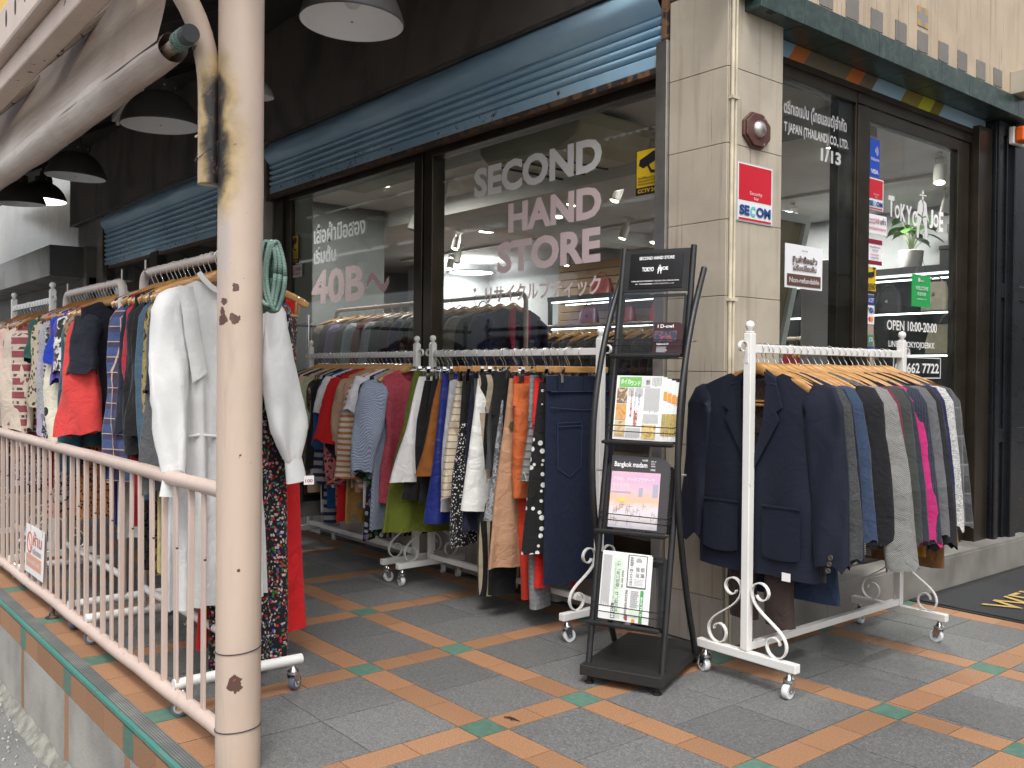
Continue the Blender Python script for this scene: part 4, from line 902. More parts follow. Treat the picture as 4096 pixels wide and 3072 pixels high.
    rk = 'on the rack before the window'; X = lambda x: (x, -.235, 1.19, R(90)); c = 'clip'
    denim = fab((.006, .010, .026), (.012, .018, .042), 'denim', rough=.85, crump=.3)
    o = garment('long dark denim skirt with back pocket', denim, X(-.575), rk, 'skirt', 'clipwood', W=.205, L=.98, flare=1.02, fold=.003, nf=2, T=.02)
    st = flat('denim_stitch', (.03, .04, .08)); mb = MB()
    for P in ([(-.16, -.30), (-.155, -.49), (-.085, -.53), (-.02, -.49), (-.015, -.30), (-.16, -.30)], [(-.155, -.315), (-.02, -.315)], [(-.2, -.17), (.2, -.17)], [(-.2, -.235), (0, -.25), (.2, -.235)]):
        mb.strip([(x, -.0235, z) for x, z in P], .002, .003, (0, 1, 0))
    mb.build('pocket_stitching', st, o)
    mb = MB()
    for x in (-.15, .0, .15): mb.box(x-.006, x+.006, -.026, -.02, -.168, -.1)
    mb.box(-.207, .207, -.0225, .0225, -.168, -.165); mb.build('waistband', denim, o)
    B = [(-.62, 'black trousers with white polka dots', fab((.012, .012, .013), (.7, .7, .68), 'dots', 1.25), 'skirt', dict(W=.19, L=.83, flare=1.05, fold=.006)), (-.655, 'grey check tweed shorts', fab((.20, .20, .20), (.03, .03, .035), 'plaid', 3.4, (.4, .38, .34)), 'skirt', dict(W=.19, L=.56, flare=1.12)),
         (-.69, 'bright red slim trousers', fab((.62, .022, .018)), 'trousers', dict(W=.19, L=1.0)), (-.725, 'grey glen check trousers', fab((.22, .225, .23), (.14, .14, .145), 'plaid', 5), 'trousers', dict(W=.185, L=1.11)),
         (-.765, 'burnt orange shorts', fab((.48, .115, .035)), 'shorts', dict(W=.20, L=.60)), (-.80, 'orange red wide trousers', fab((.55, .045, .02)), 'trousers', dict(W=.19, L=1.09)),
         (-.85, 'tan wrap skirt with a big button', fab((.40, .225, .135)), 'skirt', dict(W=.185, L=.93, flare=1.3, fold=.010)), (-.895, 'black wide trousers below the tan skirt', fab((.011, .011, .012)), 'trousers', dict(W=.2, L=1.1)),
         (-.935, 'grey floral print skirt', fab((.28, .285, .29), (.10, .10, .11), 'lace'), 'skirt', dict(W=.185, L=.73, flare=1.25)), (-.975, 'charcoal wool skirt', fab((.05, .052, .055)), 'skirt', dict(W=.18, L=.5)),
         (-1.01, 'black trousers with striped side seam', fab((.014, .014, .014), (.4, .33, .24), 'sv', .35), 'trousers', dict(W=.2, L=1.12)), (-1.05, 'white pencil skirt', fab((.72, .72, .69)), 'skirt', dict(W=.185, L=.71, flare=1.08, fold=.006)),
         (-1.095, 'olive grey long trousers', fab((.10, .105, .075)), 'trousers', dict(W=.18, L=.98)), (-1.14, 'dark navy straight skirt', fab((.012, .013, .032)), 'skirt', dict(W=.19, L=.84, flare=1.05)),
         (-1.20, 'black skirt with white mosaic print', fab((.012, .012, .013), (.62, .6, .6), 'mosaic'), 'skirt', dict(W=.19, L=.90, flare=1.3, fold=.014, nf=7)), (-1.265, 'cream skirt with brown grid check', fab((.58, .51, .39), (.26, .17, .10), 'grid', 1.2), 'skirt', dict(W=.17, L=.69, flare=1.3)),
         (-1.315, 'pale grey narrow skirt', fab((.50, .5, .52)), 'skirt', dict(W=.17, L=.74)), (-1.36, 'royal blue satin skirt', fab((.014, .025, .17), rough=.45), 'skirt', dict(W=.18, L=.83, flare=1.3)), 
         (-1.40, 'rust brown ruched skirt', fab((.24, .085, .018)), 'skirt', dict(W=.19, L=.58, flare=1.35)), (-1.44, 'black pleated skirt beside the blue one', fab((.012, .012, .012)), 'skirt', dict(W=.19, L=.72, flare=1.25)),
         (-1.485, 'black flared skirt next to the white one', fab((.013, .012, .013)), 'skirt', dict(W=.19, L=.69, flare=1.35)), (-1.575, 'olive green linen skirt, the longer one', fab((.13, .155, .020)), 'skirt', dict(W=.20, L=.91, flare=1.5, fold=.02)),
         (-1.53, 'white flared midi skirt', fab((.72, .71, .70)), 'skirt', dict(W=.225, L=.62, flare=1.45, fold=.012)), (-1.61, 'olive green linen skirt nearest the left post', fab((.145, .17, .022)), 'skirt', dict(W=.2, L=.88, flare=1.5, fold=.02)), (-1.64, 'teal green slip top', fab((.04, .26, .2)), 'skirt', dict(W=.15, L=.3))]
    for x, d, m, k, w in B:
        if k == 'skirt': w['flare'] = w.get('flare', 1.2)*1.3; w['pe'] = 1.0
        w['W'] *= .78 if k == 'skirt' else .9; p = X(x); q = random.uniform(-.012, .035)
        o = garment(d, m, (p[0], p[1]-random.uniform(0, .03), p[2], p[3]+R(random.uniform(-14, 14))), rk, k, 'clipwood' if random.random() < .12 else 'clip', dz=q, tilt=random.uniform(-2.5, 2.5), **w)
        if 'tan wrap' in d:
            mb = MB(); mb.lathe([(0, 0), (.016, 0), (.017, -.004), (.012, -.005), (0, -.004)], 18, (-.15, -.028, -.31), 'y'); mb.build('button', plain('horn_button2', (.12, .09, .06), .25), o, smooth=40)
    r = thing('clothes_rack', 'plain chrome rack with the navy striped shirt by the far window', 'clothes rack', (-3.35, -.55, 0)); mb = MB()
    for y in (-.45, .45): mb.tube([(0, y, .05), (0, y, 1.47)], .012, 12); mb.box(-.2, .2, y-.012, y+.012, .03, .055)
    mb.tube([(0, -.5, 1.40), (0, .5, 1.40)], .011, 12); mb.build('frame', m_chrome, r, smooth=50)
    for i, (d, m) in enumerate((('navy pinstriped shirt', fab((.035, .05, .095), (.22, .25, .33), 'sv', .9)), ('black cotton shirt', fab((.012, .012, .014))), ('white blouse with black zigzag print', fab((.55, .54, .52), (.02, .02, .02), 'lace')), ('charcoal shirt', fab((.05, .05, .055))), ('dark red blouse', fab((.12, .02, .02))))):
        garment(d, m, (-3.35, -.82+.09*i, 1.40, R(-6)), 'on the chrome rack by the window', 'top', sl=LS(), L=.75)
under_window()
def railing_racks():
    X = lambda x, z=1.49: (x, -1.738, z, R(90)); rk = 'on the beige rack by the pole'
    mw = fab((.64, .64, .63), rough=.85, crump=.28)
    o = garment('white long dress with puffed sleeves facing out', mw, X(-.80), 'at the rack end', 'dress', sl=None, W=.165, L=1.19, T=.036, flare=1.12, waist=.86, fold=.020, nf=12, dip=.06, neck=.085, sh=.07, hl='white long dress')
    o.rotation_euler.z = R(93)
    for s, a, tw in ((-1, 1, .35), (1, 9, .15)):
        q = sleeve(s, .168, .62, .047, .046 if s < 0 else .075, a, .5, z=-.105, bend=.3 if s > 0 else -2, seed=3+s, n=28, puff=.25, fw=tw, lump=.22, phi=72, cuff=.034); q.build('sleeve', mw, o, smooth=180)
        v = q.v[-26:]; c = Vector((sum(p[0] for p in v)/26, sum(p[1] for p in v)/26, sum(p[2] for p in v)/26))
        mb = MB(); mb.tube([c+Vector((0, 0, .012)), c+Vector((s*.006, -.003, -.03)), c+Vector((s*.012, -.006, -.075))], [.033, .037, .040], 20, flat_=.55, cap=False, upv=(1, 0, 0)); mb.build('cuff', mw, o, smooth=180)
        if s > 0: price(o, tuple(c+Vector((.03, -.025, -.085))), -.2, .9)
    mb = MB()
    def pl(u, v, s): return (s*(.20-.155*v), -.043-.012*math.sin(v*3)-.010*(1-u), -.125-.02*v-.38*v*u-.10*u*(1-v))
    for s in (-1, 1):
        m = MB(); m.grid(lambda u, v: (s*(.165-.05*u-.10*v*.5), -.043-.006*math.sin(u*math.pi), -.115-.32*v*(1-.1*u)), 6, 14); m.build('shoulder_frill', mw, o, smooth=180)
    m = MB(); m.strip([(x*.09, -.030-.012*(1-x*x), -.066-.062*(1-abs(x)**2.2)) for x in [-1+i/8 for i in range(17)]], .006, .018, (0, 1, 0)); m.build('neckband', mw, o)
    m = MB(); m.tube([(.150*math.cos(a), .043*math.sin(a)-.002, -.615+.004*math.sin(a*5)) for a in [math.pi+i*math.pi/20 for i in range(21)]], .006, 8); m.build('waist_seam', mw, o)
    m = MB()
    for i in range(5): m.lathe([(0, 0), (.0055, 0), (.005, -.003), (0, -.003)], 10, (.0, -.062, -.22-.075*i), 'y')
    m.build('button', flat('shell_button', (.66, .64, .58)), o)
    m = panel((-.035, .02, -.098), (1, 0, 0), (0, 0, 1), .05, .02, flat('woven_label', (.62, .62, .6)), o, .001, 'neck_label')
    LS = lambda p=0, a=12: (.55, .07, .058, a, p, .6); S = lambda a=.24, b=.085, c=.10, g=38, rf=.75: (a, b, c, g, 0, rf)
    F = fab((.012, .014, .018), (.45, .03, .03), 'flor', 2.2, (.45, .35, .33))
    garment('black maxi dress with bright red and green flowers', F, (-.86, -1.60, 1.49, R(90)), rk, 'dress', sl=(.5, .06, .05, 6, 0, .6), W=.14, L=1.46, flare=1.15)
    garment('plain scarlet long dress', fab((.58, .016, .02)), (-.93, -1.555, 1.49, R(90)), rk, 'dress', sl=None, W=.17, L=1.38, flare=1.3, fold=.006)
    C = [(-.875, 'navy dress with tiny flowers', fab((.014, .014, .026), (.5, .3, .32), 'flor', .75, (.5, .5, .55)), 'dress', S(.33, .09, .10, 20), 1.18), (-.92, 'charcoal grey linen dress', fab((.10, .105, .11), (.07, .07, .075), 'marl'), 'dress', (.66, .07, .075, 16, 0, .7), .95),
         (-.965, 'pale yellow dress', fab((.55, .45, .20)), 'dress', None, 1.1), (-1.02, 'brown and yellow animal print dress', fab((.30, .23, .09), (.03, .02, .015), 'leo', .8, (.14, .085, .035)), 'dress', (.62, .065, .055, 9, 0, .6), 1.12),
         (-1.075, 'slate blue shirt', fab((.055, .10, .15)), 'top', (.7, .07, .06, 9, 0, .6), .8), (-1.12, 'black tunic beside the animal print', fab((.012, .012, .013)), 'top', (.5, .07, .085, 9, 0, .7), .75),
         (-1.165, 'black glittery dress', fab((.016, .016, .017), (.2, .2, .2), 'seq'), 'dress', None, 1.12), (-1.205, 'black v neck top behind the plaid', fab((.014, .013, .014)), 'top', LS(), .72), (-1.25, 'crimson slim dress', fab((.40, .02, .04)), 'dress', (.4, .06, .06, 14, 0, .6), .98),
         (-1.295, 'navy wide sleeved top', fab((.012, .014, .026)), 'top', (.50, .055, .07, 13, 0, .9), .75), (-1.36, 'blue tartan flannel shirt', fab((.055, .085, .20), (.055, .022, .028), 'plaid', 1.9, (.55, .42, .3)), 'top', (.66, .085, .08, 12, .05, .85), .73),
         (-1.42, 'white lace hem dress', fab((.60, .59, .56)), 'dress', None, 1.05), (-1.47, 'deep indigo dress', fab((.03, .025, .12)), 'dress', None, 1.0)]
    for x, d, m, k, s, L in C: garment(d, m, X(x), rk, k, sl=s, L=L, hg='wood', T=.021, fold=.011, W=.155, ak=.22, hs=.76, phi=27)
    rk = 'on the second beige rack'; Z = 1.475
    C = [(-1.93, 'dark navy rib tee', fab((.016, .018, .028)), 'top', S(.26, .07, .08, 38), .6), (-1.975, 'coral red flared sleeve top', fab((.60, .055, .05)), 'top', (.52, .065, .125, 22, 0, .8), .62), (-2.02, 'brown camouflage shirt', fab((.10, .062, .045), (.27, .20, .115), 'camo', 1, (.05, .032, .026)), 'top', (.4, .085, .07, 24, 0, .7), .62),
         (-2.07, 'teal crinkled satin blouse', fab((.012, .065, .10), rough=.4), 'top', (.70, .08, .065, 13, .1, .85), .72), (-2.115, 'rust leopard print dress', fab((.42, .17, .06), (.03, .018, .012), 'spots', .9), 'dress', (.66, .06, .055, 9, .1, .7), 1.05),
         (-2.16, 'white tee with ink scribble print', fab((.62, .60, .58), (.03, .03, .03), 'lace', .4), 'top', S(.26, .085, .09, 34), .74), (-2.205, 'violet tee', fab((.09, .06, .28)), 'top', S(.30, .08, .085, 30), .6), (-2.25, 'royal blue tee', fab((.012, .04, .34)), 'top', S(.22, .09, .10, 44), .6),
         (-2.30, 'cream blouse with big black dots', fab((.62, .57, .45), (.02, .02, .02), 'dots', .55), 'top', (.62, .07, .08, 13, .25, .85), .72), (-2.345, 'rust brown shirt', fab((.26, .095, .02)), 'top', LS(0, 14), .7), (-2.39, 'black and white lace dress', fab((.42, .42, .42), (.02, .02, .022), 'lace'), 'dress', (.60, .07, .07, 16, 0, .75), 1.0),
         (-2.435, 'grey knitted jumper', fab((.36, .37, .38), (.18, .18, .19), 'marl'), 'top', (.45, .08, .085, 24, 0, .7), .6), (-2.485, 'cherry red dress', fab((.42, .012, .03)), 'dress', None, .95), (-2.53, 'lilac long cardigan', fab((.36, .31, .44)), 'top', LS(0, 16), .72),
         (-2.58, 'pink skin print dress', fab((.5, .28, .25), (.05, .03, .03), 'spots', .7), 'dress', None, 1.1), (-2.64, 'beige spotted shirt', fab((.42, .36, .26), (.05, .04, .035), 'spots', .55), 'top', (.42, .08, .075, 24, 0, .7), .62), (-2.70, 'dark green tee', fab((.018, .07, .055)), 'top', S(.2, .085, .095, 44), .6)]
    for x, d, m, k, s, L in C: garment(d, m, X(x, Z), rk, k, sl=s, L=L, hg='dark' if x < -2.2 else 'wood', T=.021, fold=.011, W=.155, ak=.22, hs=.76, phi=27)
    rk = 'on the farthest white rack'; Z = 1.46
    C = [(-3.13, 'fair isle patterned jumper', fab((.50, .42, .34), (.24, .06, .07), 'geo', 1, (.08, .05, .05)), 'top', (.66, .075, .07, 15, 0, .8), .75), (-3.18, 'beige satin blouse', fab((.52, .43, .35), rough=.4), 'top', (.55, .09, .095, 22, .25, .85), .7), (-3.235, 'peach long shirt', fab((.58, .33, .24)), 'top', (.72, .06, .055, 10, 0, .7), .8),
         (-3.29, 'white and blue floral dress', fab((.58, .58, .58), (.08, .10, .25), 'lace', .7), 'dress', None, 1.0), (-3.35, 'navy linen dress', fab((.02, .024, .05)), 'dress', LS(), 1.05), (-3.41, 'blush pink tee', fab((.58, .4, .34)), 'top', S(), .6), (-3.47, 'black tee near the rail corner', fab((.013, .013, .013)), 'top', S(), .65),
         (-3.54, 'taupe blouse', fab((.30, .24, .2)), 'top', LS(), .65), (-3.62, 'grey striped tee', fab((.4, .4, .4), (.05, .05, .06), 'sh'), 'top', S(), .65), (-3.70, 'mustard yellow top', fab((.55, .36, .04)), 'top', S(), .6), (-3.78, 'dark plum dress', fab((.08, .02, .05)), 'dress', LS(), 1.0), (-3.86, 'cream cardigan', fab((.55, .5, .42)), 'top', LS(), .7), (-3.93, 'steel blue dress', fab((.08, .12, .17)), 'dress', LS(), 1.0)]
    for x, d, m, k, s, L in C: garment(d, m, X(x, Z), rk, k, sl=s, L=L, hg='dark', T=.021, fold=.011, W=.155, ak=.22, hs=.76, phi=27)
railing_racks()
# ================================================================ news stand
def stand():
    rz = R(22.3); r = thing('brochure_stand', 'tall black metal newspaper stand with curved side tubes and mesh trays', 'display stand', (-.01, -.445, 0), rz)
    mk = plain('black_powder_coat', (.016, .016, .017), .42, .2, .25, 9, .15, 200)
    yz = lambda z: -.19+.31*(z-.07)/1.505
    b = MB(); b.box(-.152, .152, -.237, .237, .030, .068); b.build('base', worn('black_base', (.016, .016, .016), (.12, .10, .085), .74, 30, .5, dirt=(.06, .055, .05)), r, bevel=.003)
    f = MB()
    for x in (-.125, .125):
        for y in (-.21, .21): f.lathe([(0, 0), (.017, 0), (.018, .006), (.009, .012), (.009, .022), (.016, .03)], 14, (x, y, 0))
    f.build('foot', mk, r, smooth=50)
    for s in (-1, 1):
        t = MB(); t.tube([(s*.137, yz(z), z) for z in (.066, .5, 1.0, 1.577)], .0115, 14); t.build('upright', mk, r, smooth=60)
        P = [(.115, .066), (.0, .30), (-.085, .55), (-.115, .72), (-.115, .86), (-.095, 1.0), (-.035, 1.17), (.05, 1.33), (.17, 1.495)]; Q = []
        for i in range(len(P)-1):
            for k in range(6):
                u = k/6; p0, p1, p2, p3 = P[max(0, i-1)], P[i], P[i+1], P[min(len(P)-1, i+2)]
                Q.append(tuple(.5*(2*p1[j]+(p2[j]-p0[j])*u+(2*p0[j]-5*p1[j]+4*p2[j]-p3[j])*u*u+(3*p1[j]-p0[j]-3*p2[j]+p3[j])*u**3) for j in (0, 1)))
        Q.append(P[-1]); t = MB(); t.tube([(s*.1615, y, z) for y, z in Q], .0115, 14); t.build('curved_tube', mk, r, smooth=60)
        t = MB()
        for z in (.74, 1.22): t.tube([(s*.12, yz(z), z), (s*.172, yz(z)+.0, z)], .004, 8)
        t.build('bolt', m_alu, r)
    d = Vector((0, .31/1.577, 1)).normalized(); nrm = Vector((0, -d.z, d.y))
    # header board with the shop sign
    bd = MB(); o = Vector((-.127, yz(1.405), 1.405)); bd.poly([o, o+Vector((.254, 0, 0)), o+Vector((.254, 0, 0))+d*.165, o+d*.165], nrm, .006); hb = bd.build('header_board', mk, r, bevel=.001)
    X = (1, 0, 0); of = nrm*.0075
    panel(o+Vector((.022, 0, 0))+d*.012+of, X, d, .208, .138, plain('sign_black_gloss', (.008, .008, .009), .2), hb, .001, 'sign_card'); of = nrm*.009
    wh = flat('sign_text_white', (.85, .85, .85))
    text('SECOND HAND STORE', o+Vector((.058, 0, 0))+d*.124+of, X, d, .138, .0125, wh, hb, .018)
    text('TOKYO', o+Vector((.072, 0, 0))+d*.078+of, X, d, .046, .017, wh, hb, .03); text('JOE', o+Vector((.146, 0, 0))+d*.078+of, X, d, .028, .017, wh, hb, .03)
    emblem(hb, o+Vector((.132, 0, 0))+d*.068+of, X, d, .018, .036, wh)
    text('LINE @TOKYOJOEBKK I 02-662-7722, 092-2510944', o+Vector((.034, 0, 0))+d*.037+of, X, d, .185, .0062, wh, hb, .012); text('FB : TOKYOJOEBKK I リサイクルブティック', o+Vector((.05, 0, 0))+d*.026+of, X, d, .15, .0065, wh, hb, .012)
    # four trays
    def tray(z):
        y = yz(z); m = MB(); m.box(-.130, .130, y-.062, y-.056, z-.004, z+.012); m.box(-.136, .136, y-.068, y-.060, z-.002, z+.010)
        o = m.build('tray', mk, r, bevel=.003)
        g = MB()
        for i in range(27): x = -.125+i*.25/26; g.box(x-.0012, x+.0012, y-.058, y, z-.006, z-.0045)
        for i in range(7): yy = y-.056+i*.009; g.box(-.125, .125, yy-.001, yy+.001, z-.0075, z-.006)
        bk = Vector((0, y-.002, z)); H = .235
        for i in range(36):
            for s in (-1, 1):
                x0 = -.118+i*.236/35*1.0; x1 = x0+s*H*.55; t0, t1 = 0, 1
                if x1 > .118: t1 = (.118-x0)/(x1-x0)
                if x1 < -.118: t1 = (-.118-x0)/(x1-x0)
                if t1 > .02: p = bk+Vector((x0, 0, 0)); q = bk+Vector((x0+(x1-x0)*t1, 0, 0))+d*(H*t1); g.tube([p, q], .00085, 3, cap=False)
                if s > 0 and i < 20:
                    for sgn in (-1, 1):
                        h0 = i*H/20; x0_ = -.118*sgn; x1_ = x0_+sgn*min(.236, (H-h0)*.55); g.tube([bk+Vector((x0_, 0, 0))+d*h0, bk+Vector((x1_, 0, 0))+d*(h0+abs(x1_-x0_)/.55)], .00085, 3, cap=False)
        fr = [bk+Vector((-.122, 0, 0)), bk+Vector((-.122, 0, 0))+d*H, bk+Vector((.122, 0, 0))+d*H, bk+Vector((.122, 0, 0))]
        for p, q in zip(fr, fr[1:]): g.strip([p, q], .012, .003, Vector((1, 0, 0)) if abs((q-p).x) < .1 else d)
        g.build('mesh', mk, o)
        w = MB()
        for h in (.045, .066): w.tube([bk+d*h+Vector((-.134, 0, 0)), bk+d*h+Vector((-.128, -.050, 0)), bk+d*h+Vector((.128, -.050, -.004)), bk+d*h+Vector((.134, 0, 0))], .0018, 6)
        w.build('wire_rail', mk, o)
    Z = (.215, .53, .845, 1.16)
    for z in Z: tray(z)
    # papers: things of their own resting in the trays
    RT = lambda: Matrix.Translation((-.01, -.445, 0)) @ Matrix.Rotation(rz, 4, 'Z')
    pw = plain('newsprint', (.74, .74, .72), .7, 0, .04); ink = flat('news_ink', (.16, .16, .17)); gink = flat('grey_ink', (.42, .42, .43))
    def stack(name, label, x0, x1, z, h, n, mat, cat, wid=.0025):
        t = thing(name, label, cat, tuple(RT() @ Vector((0, yz(z), z))), rz); m = MB()
        for i in range(n):
            yy = -.010-.0026*(n-i)-.004; dx = .006*(n-1-i) if i < n-1 else 0
            o = Vector((x0+dx, yy, .012-.0025*(n-1-i)*.0)); H = h-.004*(n-1-i); U = Vector((x1-x0, 0, -.012*(x1-x0)))
            m.poly([o, o+U, o+U+d*H, o+d*H], nrm, wid)
        m.build('sheets', mat, t); o = Vector((x0, -.014-.0026-.0, .012)); return t, Vector((x0, -.0175-.0026*(n-1)-.0, .012))
    def lines(t, o, u0, v0, u1, v1, rows, mat, vert=False, seed=1):
        rnd = random.Random(seed); m = MB()
        for i in range(rows):
            f = (i+.5)/rows; hw = .30/rows
            if vert: a = u0+(u1-u0)*(f-hw); b = u0+(u1-u0)*(f+hw); c, e = v0+(v1-v0)*rnd.uniform(0, .12), v1
            else: c = v0+(v1-v0)*(f-hw); e = v0+(v1-v0)*(f+hw); a, b = u0, u0+(u1-u0)*rnd.uniform(.8, 1)
            m.poly([o+Vector((a, 0, 0))+d*c, o+Vector((b, 0, 0))+d*c, o+Vector((b, 0, 0))+d*e, o+Vector((a, 0, 0))+d*e], nrm, .0004)
        m.build('printed_lines', mat, t)
    def blk(t, o, u0, v0, u1, v1, mat, th=.0003, name='printed_picture'): return panel(o+Vector((u0, 0, 0))+d*v0, X, d, u1-u0, v1-v0, mat, t, th, name)
    def tx(t, o, s, u, v, w, h, mat, bold=.0, vert=False, th=.0007): return text(s, o+Vector((u, 0, 0))+d*v, d if vert else X, Vector((-1, 0, 0)) if vert else d, w, h, mat, t, bold, th)
    def food(name, c1, c2, c3, s):
        q = NT(name); return q.fin(q.ramp(q.noise(s, 4, 1.2), [(.3, c1), (.5, c2), (.64, c3)]), .5)
    # tray 1: dark restaurant cards
    t, o = stack('brochure', 'dark red restaurant cards fanned in the top tray of the newspaper stand', .015, .112, 1.16, .118, 4, plain('maroon_card', (.035, .008, .010), .35), 'brochure')
    e = nrm*.0035; o = o+e
    tx(t, o, 'I D-owl', .018, .096, .060, .013, wh, .01); blk(t, o, .006, .045, .092, .085, food('night_photo', (.01, .015, .03), (.03, .05, .09), (.30, .05, .03), 70)); tx(t, o, 'Sukhumvit 33', .018, .032, .045, .007, wh, .015); lines(t, o, .018, .004, .06, .026, 5, gink)
    # tray 2: Thai newspaper
    t, o = stack('newspaper', 'newspaper with a green masthead and food photos in the second tray', -.112, .068, .845, .238, 1, pw, 'newspaper', .004)
    m = MB(); 
    for i in range(4):
        o2 = Vector((.066-.04+.0155*(i+1), -.016+.0030*i, .010)); m.poly([o2, o2+Vector((.04, 0, 0)), o2+Vector((.04, 0, 0))+d*(.235-.006*i), o2+d*(.235-.006*i)], nrm, .002)
    m.build('folded_copies', pw, t); o = o+nrm*.0045
    for i in range(4):
        o2 = Vector((.083+.0155*i-.0, -.0165+.0030*i-.0007, .010))+nrm*.0022; blk(t, o2, -.011, .150-.006*i, .003, .182-.006*i, flat('orange_print', (.7, .30, .04))); blk(t, o2, -.012, .02, .003, .10, food('food_e%d' % i, (.2, .12, .05), (.5, .33, .08), (.25, .3, .12), 60))
    gm = flat('masthead_green', (.16, .46, .10)); blk(t, o, .012, .196, .098, .232, gm); tx(t, o, 'タイの', .016, .205, .040, .020, plain('news_white', (.82, .82, .8), .6), .02); tx(t, o, 'ランド', .056, .200, .038, .018, plain('news_white', (.82, .82, .8), .6), .02)
    blk(t, o, .102, .196, .134, .233, plain('box_grey', (.62, .62, .62), .6)); blk(t, o, .116, .203, .130, .221, ink); lines(t, o, .138, .198, .176, .232, 7, gink, True, 2)
    for i, (a, b, c) in enumerate((((.35, .16, .06), (.14, .10, .08), (.62, .5, .3)), ((.55, .1, .03), (.6, .35, .1), (.4, .35, .25)), ((.28, .12, .05), (.6, .45, .2), (.55, .5, .4)))): blk(t, o, .006, .010+.062*(2-i), .046, .068+.062*(2-i), food('food_%d' % i, a, b, c, 45))
    blk(t, o, .112, .004, .164, .056, food('food_4', (.25, .12, .05), (.62, .45, .15), (.66, .55, .3), 45))
    rd = flat('news_red', (.42, .05, .05)); tx(t, o, '甲斐路', .092, .05, .062, .016, rd, .02, True); tx(t, o, '富士の恵みをバンコクで', .068, .085, .095, .008, rd, .02, True); tx(t, o, '山梨郷土料理', .081, .115, .06, .005, flat('news_blue', (.12, .14, .3)), 0, True); tx(t, o, 'KAIJI', .099, .128, .04, .009, flat('news_blue', (.12, .14, .3)), 0, True)
    lines(t, o, .05, .16, .072, .192, 9, gink, True, 3); lines(t, o, .076, .16, .106, .192, 10, gink, True, 4); lines(t, o, .112, .10, .172, .192, 16, gink, True, 5); lines(t, o, .112, .06, .172, .096, 14, gink, True, 6); lines(t, o, .05, .006, .106, .044, 14, gink, True, 7)
    # tray 3: magazine
    t, o = stack('magazine', 'magazines with a black masthead and pink sunset cover in the third tray', -.105, .093, .53, .262, 6, plain('magazine_edge', (.045, .043, .045), .35), 'magazine'); o = o+nrm*.0035
    q = NT('sunset_print'); zz = q.sep()[2]; cv = q.ramp(q.ma('ADD', q.ma('MULTIPLY_ADD', zz, 4.3, -.12), q.ma('MULTIPLY', q.noise(30, 5, .5), .28)), [(.0, (.42, .42, .55)), (.22, (.66, .6, .6)), (.38, (.62, .58, .62)), (.52, (.78, .45, .28)), (.64, (.72, .46, .50)), (.85, (.58, .38, .55)), (1, (.76, .45, .42))]); q = q.fin(cv, .35)
    blk(t, o, .010, .004, .195, .205, q); tx(t, o, 'Bangkok madam', .018, .217, .125, .024, wh, .015); tx(t, o, 'Vol.252', .122, .246, .022, .006, wh, .02); tx(t, o, '5th of', .157, .244, .018, .005, wh, .01); tx(t, o, 'June', .157, .235, .014, .006, wh, .01); tx(t, o, '2026', .157, .227, .016, .005, wh, .01); tx(t, o, 'FREE', .157, .213, .017, .006, wh, .01); tx(t, o, '週末は、チャオプラヤーで', .016, .172, .160, .014, flat('title_pink', (.80, .62, .64)), .03); tx(t, o, '小さな旅を', .016, .150, .066, .013, flat('title_pink', (.80, .62, .64)), .03)
    bb = flat('print_blue', (.36, .36, .46)); br = flat('print_brown', (.30, .24, .26)); o1 = o+nrm*.0006
    blk(t, o1, .118, .118, .133, .15, bb); blk(t, o1, .170, .118, .190, .165, bb); blk(t, o1, .012, .128, .09, .134, bb)
    m = MB(); rnd = random.Random(8)
    for i in range(26):
        u = .015+.175*rnd.random(); v = .006+.07*rnd.random(); m.poly([o1+Vector((u, 0, 0))+d*v, o1+Vector((u+.0015, 0, 0))+d*v, o1+Vector((u+.002, 0, 0))+d*(v+.022), o1+Vector((u+.0005, 0, 0))+d*(v+.022)], nrm, .0003)
        m.poly([o1+Vector((u, 0, 0))+d*(v+.011), o1+Vector((u+.011, 0, 0))+d*(v+.012), o1+Vector((u+.011, 0, 0))+d*(v+.0135), o1+Vector((u, 0, 0))+d*(v+.0125)], nrm, .00035)
    m.build('printed_chairs', br, t)
    blk(t, o1, .045, .098, .07, .112, flat('sun_yellow', (.80, .55, .14)))
    # tray 4: newspaper turned on its side
    t, o = stack('newspaper', 'newspaper printed green and black lying sideways in the bottom tray', -.108, .075, .215, .238, 2, pw, 'newspaper', .004); o = o+nrm*.005
    gl = flat('pale_green_print', (.56, .68, .54)); blk(t, o, .048, .01, .082, .215, gl); tx(t, o, 'お引越しは「商船三井」で！', .074, .03, .175, .015, ink, .02, True); tx(t, o, '見積もりから引越し当日まですべて日本人が立ち会います', .058, .03, .17, .006, ink, 0, True); tx(t, o, '02 399 0945', .088, .115, .06, .008, ink, .02, True)
    blk(t, o, .100, .118, .172, .232, flat('print_black', (.10, .10, .10))); o1 = o+nrm*.0006; blk(t, o1, .104, .122, .169, .229, plain('box_white', (.70, .70, .70), .6)); tx(t, o1, '日本人のタイ語・英語学校', .122, .126, .10, .013, ink, .03, True); lines(t, o1, .128, .126, .165, .150, 5, gink, False, 3); blk(t, o1, .132, .175, .146, .19, gink); blk(t, o1, .150, .175, .164, .19, gink); blk(t, o1, .132, .155, .146, .17, gink); blk(t, o1, .150, .155, .164, .17, gink)
    m = MB(); m.lathe([(0, 0), (.011, 0), (.011, -.0005), (0, -.0005)], 20, tuple(o1+Vector((.142, -.0008, 0))+d*.212), 'y'); m.build('printed_portrait', gink, t)
